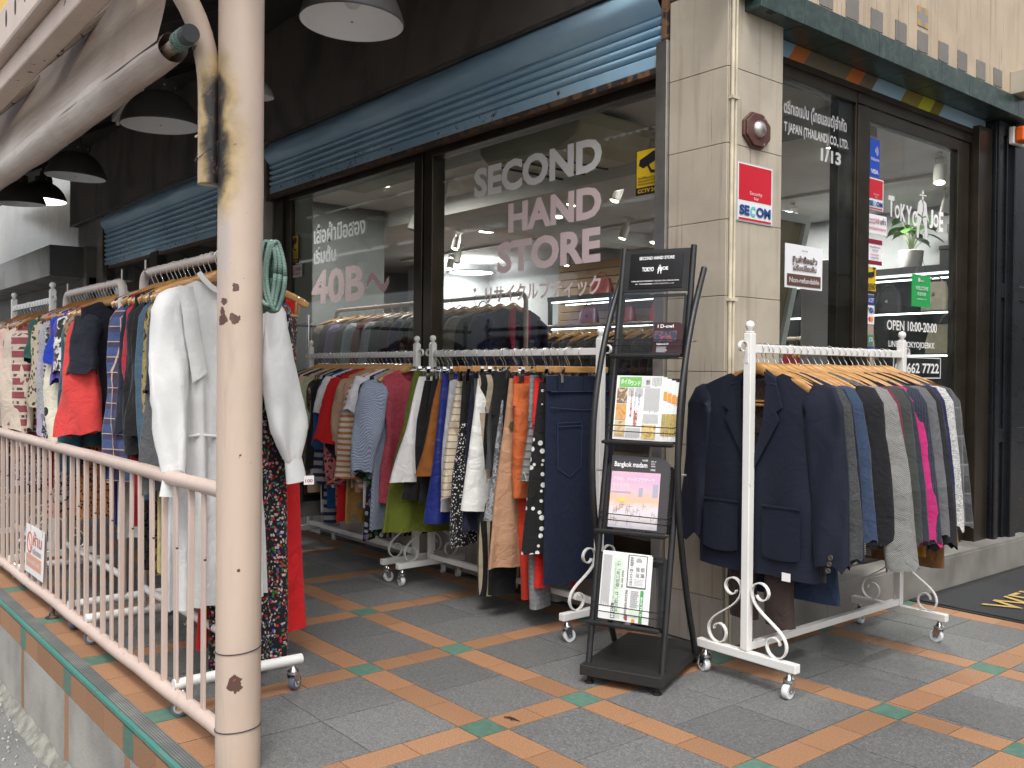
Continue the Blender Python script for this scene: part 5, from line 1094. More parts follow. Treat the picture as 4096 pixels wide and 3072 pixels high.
    blk(t, o, .154, .0, .166, .112, flat('strong_green', (.06, .30, .09))); tx(t, o1, '02 262 0748', .164, .02, .07, .007, wh, .02, True); tx(t, o, '無料学校説明会 奨学生募集', .108, .01, .10, .010, ink, .02, True); lines(t, o, .118, .05, .15, .11, 9, gink, False, 8); blk(t, o, .118, .02, .15, .045, gl); lines(t, o, .006, .04, .040, .225, 12, gink, True, 9); nb = flat('news_navy', (.05, .06, .14)); 
    for i, ch in enumerate('MOL'): blk(t, o, .048, .006+.018*i, .064, .022+.018*i, nb); tx(t, o1, ch, .0625, .0085+.018*i, .012, .012, wh, .02, True)
    blk(t, o, .102, .005, .112, .025, rd); blk(t, o, .128, .0, .14, .012, flat('orange_print', (.7, .30, .04)))
def emblem(parent, o, xd, yd, w, h, mat):
    """the shop's angular striding man with a brimmed hat"""
    xd, yd, o = Vector(xd), Vector(yd), Vector(o); n = xd.normalized().cross(yd.normalized()); m = MB()
    for P in ([(.46, .90), (.55, 1.0), (.62, .91)], [(.30, .885), (.80, .90), (.80, .875), (.30, .86)], [(.47, .85), (.60, .85), (.58, .79), (.49, .79)],
              [(.22, .72), (.44, .79), (.50, .62), (.47, .46), (.22, .50), (.02, .38), (.0, .42), (.15, .55)], [(.56, .79), (.80, .73), (.86, .56), (1.0, .40), (.98, .36), (.78, .48), (.54, .44), (.64, .60)],
              [(.14, .46), (.46, .42), (.44, .34), (.32, .24), (.26, .0), (.13, .0)], [(.54, .42), (.86, .45), (.90, .0), (.77, .0), (.70, .24), (.58, .34)], [(.49, .74), (.53, .74), (.56, .58), (.52, .50), (.50, .58)]):
        m.poly([o+xd*(x*w)+yd*(y*h) for x, y in P], n, .0009)
    return m.build('emblem', mat, parent)
stand()
# ================================================================ lettering and stickers on the glass and pillar
def decals():
    par = bld; win = [c for c in bld.children if c.name.startswith('window_frame')]
    wa, wb = win[0], win[1]; dr = [c for c in bld.children if c.name.startswith('door') and not c.name.startswith('door_')][0]
    X, Zv = (1, 0, 0), (0, 0, 1); Y = .0985
    def ta(s, x0, x1, z0, z1, mat, b=.0): text(s, (x0, Y, z0), X, Zv, x1-x0, z1-z0, mat, wa, b, name='window_lettering')
    grey = vinyl('grey_white_vinyl', (.76, .77, .80))
    ta('SECOND', -1.787, -.797, 2.052, 2.215, m_white, .042); ta('HAND', -1.488, -.797, 1.832, 1.985, m_pink, .042); ta('STORE', -1.577, -.80, 1.622, 1.79, m_pink, .042)
    ta('゛リサイクルブティック', -1.79, -.795, 1.468, 1.565, m_pink, .025)
    ta('40B', -3.69, -2.965, 1.56, 1.80, m_pink, .032); ta('เสื้อผ้ามือสอง', -3.662, -2.955, 1.99, 2.125, grey, .03); ta('เริ่มต้น', -3.66, -3.345, 1.848, 1.965, grey, .035)
    m = MB(); m.strip([(-2.93+.265*i/20, Y-.001, 1.665+.045*math.sin(i/20*2*math.pi)*(1)+.012*(i/20-.5)) for i in range(21)], .048, .0012, (0, 0, 1)); m.build('window_lettering', m_pink, wa)
    yel = plain('yellow_sticker', (.62, .40, .015), .4, 0, .05)
    def cctv(x0, x1, z0, z1):
        t = thing('cctv_sticker', 'yellow CCTV warning sticker on the '+('right' if x0 > -1 else 'left')+(' edge of the lettered pane' if x0 > -1 else ' window frame above a pink notice'), 'sticker', (x0, Y, z0)); w, h = x1-x0, z1-z0
        panel((0, 0, 0), X, Zv, w, h, m_black, t, .001, 'border'); panel((w*.04, -.0012, h*.17), X, Zv, w*.92, h*.81, yel, t, .0005, 'face')
        m = MB(); q = [(.12, .66), (.16, .78), (.70, .93), (.84, .86), (.80, .72), (.30, .58)]; m.poly([(x*w, -.0018, z*h) for x, z in q], (0, -.0004, 0), 1); m.poly([(x*w, -.0018, z*h) for x, z in [(.45, .62), (.52, .64), (.62, .52), (.80, .50), (.80, .44), (.58, .45)]], (0, -.0004, 0), 1); m.lathe([(0, 0), (.07*w, 0), (.07*w, -.0004), (0, -.0004)], 14, (.24*w, -.0024, .68*h), 'y'); m.build('camera_symbol', m_black, t)
        for i, s in enumerate(('พื้นที่นี้ใช้ระบบโทรทัศน์', 'กล้องวงจรปิด 24 ชั่วโมง', 'เพื่อรักษาความปลอดภัย')): text(s, (w*.1, -.0018, h*(.345-.065*i)), X, Zv, w*.8, h*.055, m_black, t, .02)
        text('CCTV 24H', (w*.1, -.0018, h*.045), X, Zv, w*.8, h*.085, yel, t, .03)
    cctv(-.58, -.425, 1.897, 2.10); cctv(-4.061, -3.90, 1.88, 2.088)
    def notice(parent_loc, ax, w, h, label, rows, base=(.74, .66, .68)):
        t = thing('notice', label, 'notice', parent_loc); panel((0, 0, 0), ax, Zv, w, h, plain('notice_paper_%d' % len(MATS), base, .45, 0, .03), t, .001, 'sheet'); n = Vector(ax).cross(Vector(Zv))*.0014
        for s, u, v, a, b, m in rows: text(s, Vector(ax)*u+Vector(Zv)*v+n, ax, Zv, a, b, m, t, .02)
        return t
    red = flat('notice_red', (.42, .06, .07)); ink = flat('notice_ink', (.05, .04, .05)); brn = flat('notice_brown', (.10, .05, .035))
    notice((-4.058, Y, 1.778), X, .215, .09, 'small pink Thai notice on the left window frame reading 10', [('10', .115, .045, .035, .028, red), ('เท่า', .158, .045, .045, .034, ink), ('เจ้าของต้องรับ', .012, .06, .09, .013, red), ('ของราคาสินค้า', .012, .043, .09, .013, red), ('และดำเนินคดีตามกฎหมาย', .012, .015, .18, .02, red)])
    # front B: axis along +y seen from +x
    Yv = (0, 1, 0); xb = -.0985
    def tb(s, y0, y1, z0, z1, mat=m_white, b=.0, p=wb): return text(s, (xb, y0, z0), Yv, Zv, y1-y0, z1-z0, mat, p, b, name='door_lettering' if p == dr else 'window_lettering')
    tb('ตรีทเจแปน (ไทยแลนด์)จำกัด', .522, 1.03, 2.235, 2.315, b=.03); tb('T JAPAN (THAILAND) CO., LTD.', .525, 1.047, 2.16, 2.215, b=.03); tb('1/13', .815, .985, 2.085, 2.145, b=.04)
    tb('OPEN 10:00-20:00', 1.428, 1.951, 1.330, 1.381, b=.02, p=dr); tb('LINE @TOKYOJOEBKK', 1.446, 1.93, 1.236, 1.278, b=.015, p=dr); tb('02 662 7722', 1.515, 1.98, 1.112, 1.166, b=.02, p=dr)
    m = MB()
    for a, c in ((1.498, 2.003),):
        m.box(xb-.0005, xb+.001, a, c, 1.192, 1.197); m.box(xb-.0005, xb+.001, a, c, 1.085, 1.09); m.box(xb-.0005, xb+.001, a, a+.005, 1.085, 1.197); m.box(xb-.0005, xb+.001, c-.005, c, 1.085, 1.197)
    m.poly([(xb, y, z) for y, z in ((1.905, 1.055), (1.915, 1.06), (1.945, 1.005), (1.965, .998), (1.965, .992), (1.90, .992))], (.001, 0, 0), 1); m.poly([(xb, y, z) for y, z in ((1.85, 1.05), (1.865, 1.06), (1.88, 1.05), (1.885, 1.01), (1.875, .99), (1.855, .99), (1.845, 1.01))], (.001, 0, 0), 1); m.build('door_lettering', m_white, dr)
    # irregular shop name with the emblem
    y = 1.426
    for ch, w, z0, z1 in (('T', .058, 1.900, 2.005), ('O', .05, 1.898, 1.966), ('K', .052, 1.888, 1.978), ('Y', .058, 1.88, 1.975), ('O', .062, 1.876, 1.958)):
        tb(ch, y, y+w, z0, z1, b=.035, p=dr); y += w+.006
    for ch, y0, w, z0, z1 in (('J', 1.852, .04, 1.885, 1.985), ('O', 1.895, .058, 1.895, 1.966), ('E', 1.958, .048, 1.878, 1.985)): tb(ch, y0, y0+w, z0, z1, b=.035, p=dr)
    emblem(dr, (xb, 1.70, 1.822), Yv, Zv, .145, .258, m_white)
    def sticker(label, y0, y1, z0, z1, c, rows, x=xb, cat='sticker', border=None, name='sticker'):
        t = thing(name, label, cat, (x, y0, z0)); w, h = y1-y0, z1-z0
        if border: panel((0, 0, 0), Yv, Zv, w, h, border, t, .0012, 'border'); panel((.0016, w*.035, h*.02), Yv, Zv, w*.93, h*.96, c, t, .0006, 'face')
        else: panel((0, 0, 0), Yv, Zv, w, h, c, t, .0012, 'face')
        for i, row in enumerate(rows):
            if row[0] == '#': panel((.0026+.0002*i, row[1]*w, row[2]*h), Yv, Zv, row[3]*w, row[4]*h, row[5], t, .0005, 'printed_band')
            else: text(row[0], (.0038, row[1]*w, row[2]*h), Yv, Zv, row[3]*w, row[4]*h, row[5], t, row[6] if len(row) > 6 else .02)
        return t
    wv = m_white; sr = plain('secom_red', (.50, .015, .03), .35, 0, .04); sn = flat('secom_navy', (.015, .05, .21)); cyn = flat('secom_cyan', (.10, .50, .56)); sw = plain('sticker_white', (.68, .68, .68), .4, 0, .03)
    rows = lambda: [('#', .06, .36, .88, .60, sr), ('#', .06, .03, .88, .035, sr), ('Security', .34, .45, .34, .075, wv, .01), ('by', .46, .38, .12, .06, wv, .01), ('SE', .07, .11, .27, .17, sn, .05), ('C', .36, .11, .14, .17, cyn, .05), ('OM', .52, .11, .40, .17, sn, .05)]
    sticker('large red and white security sign on the beige pillar', .055, .303, 1.715, 1.955, sw, rows(), x=.0035, cat='sign', border=plain('grey_sign_edge', (.42, .42, .42), .4), name='security_sign')
    sticker('small red security sticker on the door edge below the blue card', 1.225, 1.375, 1.915, 2.07, sw, rows())
    blue = plain('card_blue', (.010, .06, .42), .35, 0, .04)
    t = sticker('blue contactless payment sticker at the top of the door edge', 1.235, 1.335, 2.075, 2.262, blue, [('Welcome', .1, .42, .8, .09, wv, .02), ('VISA', .12, .08, .72, .12, wv, .05)])
    m = MB()
    for i in range(4): m.strip([(.004, .045+q.x, .13+q.z) for q in arc((0, 0, 0), .010+.008*i, -42, 42, 10, (1, 0, 0), (0, 0, 1))], .001, .0028, (1, 0, 0))
    m.build('contactless_symbol', wv, t)
    sticker('white Thai notice with 10 printed in red on the door edge', 1.23, 1.41, 1.80, 1.893, plain('paper_white', (.74, .70, .73), .5, 0, .03), [('10', .40, .52, .18, .28, red), ('เท่า', .64, .52, .28, .34, ink), ('ขโมยของปรับ', .03, .66, .34, .14, red), ('ของราคาสินค้า', .03, .48, .34, .14, ink), ('และดำเนินคดีตามกฎหมาย', .03, .16, .9, .2, red)])
    sticker('white card with dark red top and bottom bands on the door edge', 1.228, 1.367, 1.645, 1.77, plain('paper_white', (.74, .70, .73), .5, 0, .03), [('#', 0, .82, 1, .18, plain('band_red', (.22, .01, .03), .4)), ('#', 0, 0, 1, .16, plain('band_red', (.22, .01, .03), .4)), ('ของแท้มือสอง', .15, .66, .7, .08, ink), ('Tokyo Joe', .3, .52, .4, .08, ink), ('tokyojoebkk', .22, .36, .56, .07, red), ('02-662-7722', .25, .24, .5, .06, ink)])
    t = sticker('yellow 24 hour CCTV sticker low on the door edge', 1.222, 1.315, 1.515, 1.632, yel, [('24 HOUR', .08, .20, .84, .12, m_black, .03), ('CCTV', .08, .04, .84, .15, m_black, .05)])
    m = MB(); m.poly([(.0034, y_*.093, z_*.117) for y_, z_ in ((.15, .55), (.15, .75), (.75, .82), (.75, .62), (.5, .55))], (.0005, 0, 0), 1); m.poly([(.0034, y_*.093, z_*.117) for y_, z_ in ((.72, .62), (.80, .62), (.80, .95), (.95, .95), (.95, 1.0), (.6, 1.0), (.6, .95), (.72, .95))], (.0005, 0, 0), 1); m.build('camera_symbol', m_black, t)
    t = sticker('strip of payment card logos at the foot of the door edge', 1.235, 1.30, 1.20, 1.50, plain('card_strip', (.33, .25, .20), .5, 0, .1), [('#', 0, .82, 1, .16, sn), ('ACCEPT', .1, .86, .8, .07, wv), ('#', 0, .50, 1, .31, sw), ('VISA', .08, .68, .84, .1, sn, .05), ('#', .15, .16, .7, .17, plain('card_green', (.05, .22, .12), .4)), ('JCB', .2, .2, .6, .09, wv, .04), ('#', 0, 0, 1, .14, sn), ('ACCEPT', .1, .03, .8, .06, wv)])
    m = MB(); m.lathe([(0, 0), (.013, 0), (.013, .0006), (0, .0006)], 18, (.0034, .022, .175), 'x'); m.build('logo_disc', flat('disc_red', (.6, .03, .03)), t); m = MB(); m.lathe([(0, 0), (.013, 0), (.013, .0006), (0, .0006)], 18, (.0042, .040, .175), 'x'); m.build('logo_disc', flat('disc_orange', (.7, .25, .02)), t)
    t = sticker('white Non-refundable notice on the side window', .543, .838, 1.487, 1.682, plain('board_white', (.74, .74, .76), .4, 0, .02), [('สินค้าซื้อแล้ว', .18, .58, .66, .17, brn, .04), ('ไม่รับเปลี่ยนคืน', .18, .40, .64, .16, brn, .03), ('#', .05, .05, .90, .27, plain('board_brown', (.105, .055, .04), .4)), ('Non-refundable', .10, .125, .80, .12, wv, .025), ('TOKYO JOE', .42, .85, .16, .035, brn)], x=-.0978, cat='notice', name='notice')
    t = sticker('green WELCOME card hung on a cord at the door', 1.672, 1.872, 1.462, 1.63, plain('welcome_green', (.02, .30, .075), .4, 0, .04), [('WELCOME', .16, .52, .68, .12, wv, .03), ('欢迎光临', .26, .34, .46, .12, wv, .02), ('Available 1000+ TRD', .25, .22, .5, .04, wv), ('REST', .42, .78, .2, .05, wv)], x=-.0978, cat='hanging card', name='hanging_card')
    m = MB(); m.tube([(.001, .03, .165), (.0, .10, .27), (.001, .17, .165)], .0012, 5); m.build('cord', m_black, t)
    m = MB(); m.lathe([(0, 0), (.012, 0), (.012, .0006), (0, .0006)], 18, (.0034, .072, .14), 'x'); m.build('logo_disc', wv, t)
    # pillar and wall fittings
    t = thing('wall_plaque', 'maroon octagonal plaque with a domed metal bell on the pillar', 'plaque', (.001, .177, 2.091)); m = MB()
    oct_ = lambda s: [(s*math.cos(R(22.5+45*i)), s*.82*math.sin(R(22.5+45*i))) for i in range(8)]
    m.poly([(0, y_, z_) for y_, z_ in oct_(.094)], (.014, 0, 0), 1); m.build('plaque_base', worn('maroon_paint', (.085, .03, .025), (.3, .22, .2), .66, 26, .45), t, bevel=.003)
    m = MB(); m.poly([(.0145, y_, z_) for y_, z_ in oct_(.085)], (.008, 0, 0), 1); m.build('plaque_face', worn('maroon_paint', (.085, .03, .025), (.3, .22, .2), .66, 26, .45), t, bevel=.003)
    m = MB(); m.lathe([(.036, .0225), (.035, .028), (.03, .036), (.02, .043), (.008, .046), (0, .0465)], 32, (0, 0, .002), 'x'); m.build('bell', m_alu, t, smooth=60)
    t = thing('alarm_siren', 'orange alarm strobe on a white base above the black panels', 'alarm', (.004, 2.62, 2.475)); m = MB(); m.box(0, .03, -.06, .085, -.05, .05); m.build('base', flat('siren_white', (.6, .58, .52)), t, bevel=.006); m = MB(); m.box(.031, .085, -.055, .055, -.042, .046); m.build('lens', plain('orange_lens', (.62, .10, .012), .2, 0, .1), t, bevel=.012); m = MB(); m.box(.0855, .0862, -.01, .008, -.012, .02); m.build('emblem', flat('siren_print', (.2, .02, .01)), t)
    t = thing('junction_box', 'grey plastic junction box on the wall at the end of the marble ledge', 'junction box', (.058, 2.52, 2.735)); m = MB(); m.box(0, .09, -.085, .09, -.065, .065); m.build('case', plain('grey_box', (.36, .33, .27), .5), t, bevel=.005); m = MB()
    for z_ in (-.035, .035): m.lathe([(.014, .0905), (.016, .0915), (.0165, .0905)], 18, (0, -.03, z_), 'x')
    m.build('knockout', plain('grey_box2', (.25, .23, .19), .5), t)
    t = thing('cable_coil', 'black cable coiled at the top of the pillar', 'cable', (.03, .16, 2.66)); m = MB()
    for i in range(5): m.tube([(.008*i+.008*math.sin(a*2+i), .125*math.cos(a)*(1-.05*i)+.01*i, .075*math.sin(a)*(1+.06*i)+.01*math.sin(a*3+i)) for a in [k*2*math.pi/30 for k in range(31)]], .008, 8)
    m.build('loops', m_rubber, t, smooth=180)
    # welcome mat
    t = thing('door_mat', 'black ribbed door mat with gold WELCOME lettering', 'door mat', (.06, 1.40, .001)); m = MB()
    def mt(u, v): return (.02+.74*u, 1.55*v, .009+.002*noise.noise(Vector((u*4, v*6, 0)))-.008*(max(0, abs(u-.5)*2-.94)/.06)**2*(1)-.0)
    m.grid(mt, 40, 60); q = NT('mat_pile'); n1 = q.noise(420, 2); mm = q.fin(q.mix(n1, (.010, .011, .012), (.05, .052, .055)), .95, 0, q.bump(n1, 1, .006)); m.build('pile', mm, t, smooth=180)
    m = MB(); m.box(0, .78, -.02, 1.57, 0, .005); m.build('rubber_edge', m_rubber, t, bevel=.002)
    q = NT('gold_pile'); n1 = q.noise(420, 2); text('WELCOME', (.435, .13, .0125), (0, 1, 0), (-1, 0, 0), 1.25, .16, q.fin(q.mix(n1, (.35, .22, .05), (.62, .45, .17)), .9, 0, q.bump(n1, 1, .005)), t, .01, .002)
decals()
t = MB(); t.tube([(.030, -1.140, .004), (.05, -1.130, .006), (.07, -1.126, .005), (.088, -1.121, .003)], [.0015, .004, .003, .001], 6, flat_=.6); t.tube([(.05, -1.130, .005), (.066, -1.136, .003)], .0012, 5)
tag(t.build('twig', plain('dry_twig', (.03, .02, .014), .8), smooth=60), 'small dark dry twig lying on an orange floor tile', 'twig')
# ================================================================ inside the shop
def interior():
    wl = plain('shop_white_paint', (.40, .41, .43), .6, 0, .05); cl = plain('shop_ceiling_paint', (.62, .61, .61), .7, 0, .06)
    m = MB(); m.box(-9.5, -.36, .2, 5.0, .10, .17); m.box(-.36, -.15, .37, 5.0, .10, .171); m.build('shop_floor', plain('shop_floor_vinyl', (.14, .10, .07), .35, 0, .2), bld)
    m = MB(); m.box(-9.5, -.36, .16, 5.0, 2.56, 2.63); m.box(-.36, -.05, .37, 5.0, 2.56, 2.63); m.build('shop_ceiling', cl, bld)
    for b_ in ((-9.5, -.1, 4.9, 5.0, .17, 2.56), (-9.6, -9.5, .1, 5, .17, 2.6), (-8.6, -7.8, 4.1, 4.9, .17, 2.56), (-.20, -.1, 2.56, 4.9, .17, 2.56)):
        m = MB(); m.box(*b_); m.build('shop_wall', wl, bld)
    for b_ in ((-9.5, -.4, 1.55, 1.85, 2.42, 2.558), (-4.6, -4.3, 1.852, 4.9, 2.42, 2.558)):
        m = MB(); m.box(*b_); m.build('ceiling_beam', cl, bld)
    m = MB(); m.box(-9.5, -.4, .17, .30, 2.43, 2.56); m.build('window_pelmet', m_bronze, bld)
    m = MB(); m.box(-3.99, -3.72, .112, .118, .36, 2.34); m.build('pale_panel', plain('pale_panel', (.40, .39, .33), .5), wa_())
    # slat wall section
    s = thing('slat_wall', 'brown slatted display wall behind the bags', 'display wall', (0, 0, 0)); m = MB()
    for i in range(11): m.box(-6.3, -4.4, 4.84, 4.895, 1.35+.1*i, 1.442+.1*i)
    m.build('slats', plain('slat_brown', (.33, .2, .10), .5), s, bevel=.004)
    # air conditioner and grille
    t = thing('air_conditioner', 'cream ceiling air conditioner with rounded end inside the window', 'air conditioner', (-1.78, .74, 2.43)); m = MB()
    pts = [(-.45, .1), (-.44, -.02), (-.36, -.085), (.30, -.10), (.42, -.06), (.45, .02), (.45, .1)]; m.poly([(x, -.28, z) for x, z in pts], (0, .56, 0), 1); m.build('case', plain('cream_plastic', (.50, .45, .34), .4, 0, .05), t, bevel=.02); m = MB()
    for i in range(3): m.box(-.30+.2*i, -.29+.2*i, -.283, .283, -.104, -.09)
    m.build('seam', m_dark, t)
    t = thing('ceiling_grille', 'long white louvred air grille under the ceiling inside the window', 'air grille', (-2.9, .60, 2.50)); m = MB()
    for i in range(16): m.box(-1.15, .60, -.12+.016*i, -.114+.016*i, -.012, .004)
    for i in range(14): m.box(-1.15+.13*i, -1.144+.13*i, -.13, .13, -.008, .0)
    m.build('louvre', plain('grille_white', (.50, .50, .47), .5), t); m = MB(); m.box(-1.18, .63, -.15, .15, .006, .06); m.build('housing', m_dark, t)
    t = thing('ceiling_pipe', 'grey round pipe running along inside the top of the window', 'pipe', (0, 0, 0)); m = MB(); m.tube([(-3.0, .48, 2.56), (-2.9, .48, 2.545), (-.3, .48, 2.51)], .026, 14); m.build('pipe', plain('grey_pipe', (.26, .28, .28), .45), t, smooth=50); m = MB(); m.tube([(-1.36, .48, 2.525), (-1.33, .48, 2.525)], .033, 14); m.build('clamp', m_alu, t, smooth=50)
    # recessed lights
    em = emis('downlight_glow', (1, .98, .95), 8); proto = None; k = 2.56
    for i, (x, y, s, lab) in enumerate(((-2.13, 1.79, .09, 'beside the CCTV sticker'), (-5.1, 1.75, .09, 'over the 40B lettering'), (-5.3, 2.93, .09, 'behind the O of SECOND'), (-4.0, .86, .06, 'nearest the left pane top'), (-1.75, 4.1, .085, 'seen through the door'), (-2.6, 4.2, .085, 'behind the 1/13 number'), (-.95, 2.35, .08, 'under the company name'), (-5.75, 2.2, .08, 'deep behind the left pane'), (-7.4, 4.3, .28, 'largest and lowest disc at the back'))):
        if proto is None:
            proto = t = thing('downlight', 'x', 'ceiling light', group='round ceiling lights in the shop'); m = MB(); m.lathe([(1.0, 0), (1.05, -.04), (1.15, -.04), (1.2, 0)], 28); m.build('rim', flat('rim_white', (.7, .7, .7)), t, smooth=40); m = MB(); m.lathe([(0, -.02), (1.0, -.02)], 28); m.build('diffuser', em, t)
        else: t = put(proto, None)
        t.location = (x, y, k-.002 if s < .2 else 2.40); t.scale = (s, s, s); t['label'] = 'round white ceiling light '+lab
        L = bpy.data.lights.new('downlight', 'AREA'); L.shape = 'DISK'; L.size = s*1.8; L.energy = 18 if s < .2 else 14; L.color = (1, .95, .88); lo = bpy.data.objects.new('downlight_lamp', L); col.objects.link(lo); lo.location = (x, y, t.location.z-.03)
    # track spots
    mw = plain('spot_white', (.62, .60, .56), .4, 0, .05); eg = emis('spot_glow', (1, .86, .62), 7); eo = flat('spot_dark', (.12, .12, .11)); proto = None
    SP = [(-1.57, 1.0, 1, 'nearest the window top, lit'), (-1.53, 1.28, 0, 'nearest the pillar edge, unlit'), (-2.78, 1.82, 1, 'above the H of HAND'), (-2.42, 1.94, 1, 'left of the CCTV sticker'), (-3.24, 2.08, 1, 'beside the letter A'), (-3.7, 3.36, 1, 'right of STORE, lit'), (-3.7, 3.76, 1, 'beside the pillar at the back'), (-5.4, 2.64, 1, 'behind the S of STORE'), (-7.2, 2.7, 1, 'deep in the left pane'), (-7.0, 3.7, 1, 'deep behind the mullion'), (-5.65, 4.4, 1, 'under the STORE lettering'), (-6.3, 3.3, 0, 'unlit, left of the big disc'), (-3.5, 1.1, 0, 'unlit, high in the left pane'), (-.62, 3.05, 1, 'hanging inside the door top'), (-2.3, 3.9, 1, 'behind the shop name lettering, lit'), (-4.6, 1.6, 0, 'unlit, over the 40B sign'), (-1.1, 4.2, 0, 'unlit, at the door right edge')]
    for x, y, lit, lab in SP:
        t = thing('track_spotlight', 'white track spotlight '+lab, 'spotlight', (x, y, 2.555), random.uniform(-.6, .6), 'track spotlights in the shop')
        if proto is None:
            m = MB(); m.box(-.016, .016, -.05, .05, -.03, 0); m.box(-.036, -.03, -.012, .012, -.14, -.03); m.box(.03, .036, -.012, .012, -.14, -.03); m.box(-.036, .036, -.012, .012, -.036, -.03); a = m.build('bracket', mw, t, bevel=.002)
            m = MB(); m.lathe([(0, .045), (.035, .043), (.04, .02), (.04, -.075), (.034, -.08), (.032, -.06)], 22, (0, 0, -.13)); b = m.build('can', mw, t, smooth=40)
            m = MB(); m.lathe([(0, -.088), (.024, -.086), (.033, -.08)], 22, (0, 0, -.13)); c = m.build('lens', eg, t); c2 = c.data.copy(); c2.materials[0] = eo; proto = (a, b, c)
        else:
            for q in proto: d = q.copy(); col.objects.link(d); d.parent = t
        if not lit:
            for q in t.children:
                if q.name.startswith('lens'): q.data = c2
        t.rotation_euler.x = R(-random.uniform(4, 22))
    for y, lab in ((1.14, 'nearest the window'), (2.0, 'in the middle of the shop'), (3.6, 'farthest from the window')):
        m = MB(); m.box(-8, -.9, y-.015, y+.015, 2.535, 2.556); tag(m.build('light_track', mw), 'white ceiling lighting track '+lab, 'light track')
    # coat rack along the window and a second rack further in
    def irack(label, x0, x1, y, z, mat): 
        r = pipe_rack(label, abs(x1-x0), (x1, y, .17), R(180), z-.17, .22, mat, False, .015, False); return r
    mp = plain('rose_rack_paint', (.46, .35, .31), .4)
    irack('rose painted pipe rack of coats inside the shop window', -4.36, -2.0, .66, 1.58, mp)
    cols = [('navy quilted coat', (.014, .018, .05)), ('black overcoat with red lining', (.012, .012, .014)), ('beige trench coat', (.26, .21, .155)), ('dark pinstripe coat', (.02, .02, .022)), ('grey blazer with pale trim', (.10, .11, .115)), ('slate grey wool coat', (.07, .08, .085)), ('black parka', (.014, .014, .015)), ('royal blue blazer', (.014, .02, .10)), ('dark plum jacket', (.04, .016, .03)), ('charcoal overcoat', (.03, .03, .032)), ('pale grey jacket', (.36, .38, .42)), ('brick red coat', (.16, .022, .022)), ('light blue padded coat', (.30, .35, .42)), ('olive parka', (.06, .055, .04)), ('mauve coat', (.14, .10, .22)), ('black suit jacket', (.012, .012, .013)), ('mink brown coat', (.16, .12, .09)), ('dark navy suit jacket', (.014, .015, .028))]
    for i, (d, c) in enumerate(cols):
        x = -2.12-.126*i; o = garment(d, fab(c), (x, .66, 1.58, R(90)), 'inside the window', 'jacket', W=.235, L=.95, low=True, T=.045, sl=(.62, .075, .06, 10, .05, .6), dip=.25, v=True, fold=.005, sh=.08)
        if 'navy quilted' in d:
            for s in (-1, 1):
                m = MB(); m.poly([(s*.03, -.05, -.08), (s*.09, -.05, -.11), (s*.10, -.052, -.2), (s*.04, -.052, -.42)] if s < 0 else list(reversed([(s*.03, -.05, -.08), (s*.09, -.05, -.11), (s*.10, -.052, -.2), (s*.04, -.052, -.42)])), (0, -.005, 0), 1); m.build('lapel', fab((.30, .02, .06)), o)
    irack('steel pipe rack of dark suits further inside the shop', -4.4, -2.2, 2.45, 1.50, m_chrome)
    for i in range(20):
        c = random.choice([(.012, .012, .013), (.02, .018, .02), (.03, .022, .03), (.014, .016, .03), (.035, .03, .028)])
        d = ['black', 'dark grey', 'navy', 'deep brown', 'soft black'][i % 5]+' suit '+['jacket', 'coat', 'blazer', 'overcoat'][i//5]
        garment(d, fab(c), (-2.3-.1*i, 2.45, 1.50, R(90)), 'on the inner rack', 'jacket', W=.22, L=.85, low=True, T=.03, sl=(.6, .07, .055, 9), dip=.2, v=True, fold=.004, sh=.08)
    # shelving along the back wall with light strips, bags and boxes
    ms = plain('black_shelf', (.02, .02, .022), .4); sg = glass('shelf_glass', (.82, .9, .88), .02); led = emis('led_strip', (.93, .97, 1), 3)
    for k, (x0, x1, lab) in enumerate(((-2.75, -.3, 'black shelving unit with lit glass shelves seen through the door'), (-5.9, -2.85, 'black shelving unit with light strips behind the parasol reflection'))):
        s = thing('shelf_unit', lab, 'shelf unit', (0, 0, 0)); m = MB(); m.box(x0, x1, 4.3, 4.88, 1.93, 1.985); m.box(x0, x1, 4.86, 4.89, .2, 1.93)
        n = 4
        for i in range(n): xx = x0+(x1-x0-.04)*i/(n-1); m.box(xx, xx+.04, 4.31, 4.35, .17, 1.93)
        m.box(x0, x1, 4.32, 4.86, .9, .93); m.build('frame', ms, s)
        m = MB()
        for z in (1.62, 1.27): m.box(x0+.04, x1-.04, 4.36, 4.86, z, z+.008)
        m.build('glass_shelf', sg, s); m = MB()
        for z in (1.915, 1.60, 1.255): m.box(x0+.05, x1-.05, 4.325, 4.345, z, z+.012)
        m.box(x0+.05, x1-.05, 4.55, 4.57, 1.9, 1.912); m.build('light_strip', led, s)
    def bag(x, y, z, w, h, c, lab, d=.10, rz=0):
        t = thing('handbag', lab, 'bag', (x, y, z), rz); m = MB()
        def fn(u, v): a = u*2*math.pi; f = 1-.25*v+.1*math.sin(v*3); return (w/2*f*math.copysign(abs(math.cos(a))**.5, math.cos(a)), d/2*f*(1-.4*v)*math.copysign(abs(math.sin(a))**.6, math.sin(a))+.006*noise.noise(Vector((x+u*3, v*3, z))), h*v)
        m.grid(fn, 28, 8, closeu=True); m.grid(lambda u, v: tuple(Vector(fn(u, 1))*v+Vector((0, 0, h*.98))*(1-v)), 28, 2, closeu=True); mm = plain('bag_leather_%d' % len(MATS), c, .4, 0, .15, 20, .2, 90); m.build('pouch', mm, t, smooth=180)
        m = MB(); m.tube(arc((0, 0, h*.95), w*.25, 0, 180, 14, (1, 0, 0), (0, 0, 1)), .006, 6); m.build('handle', mm, t, smooth=180); m = MB(); m.box(-.012, .012, -d*.42, -d*.3, h*.5, h*.62); m.build('clasp', m_chrome, t)
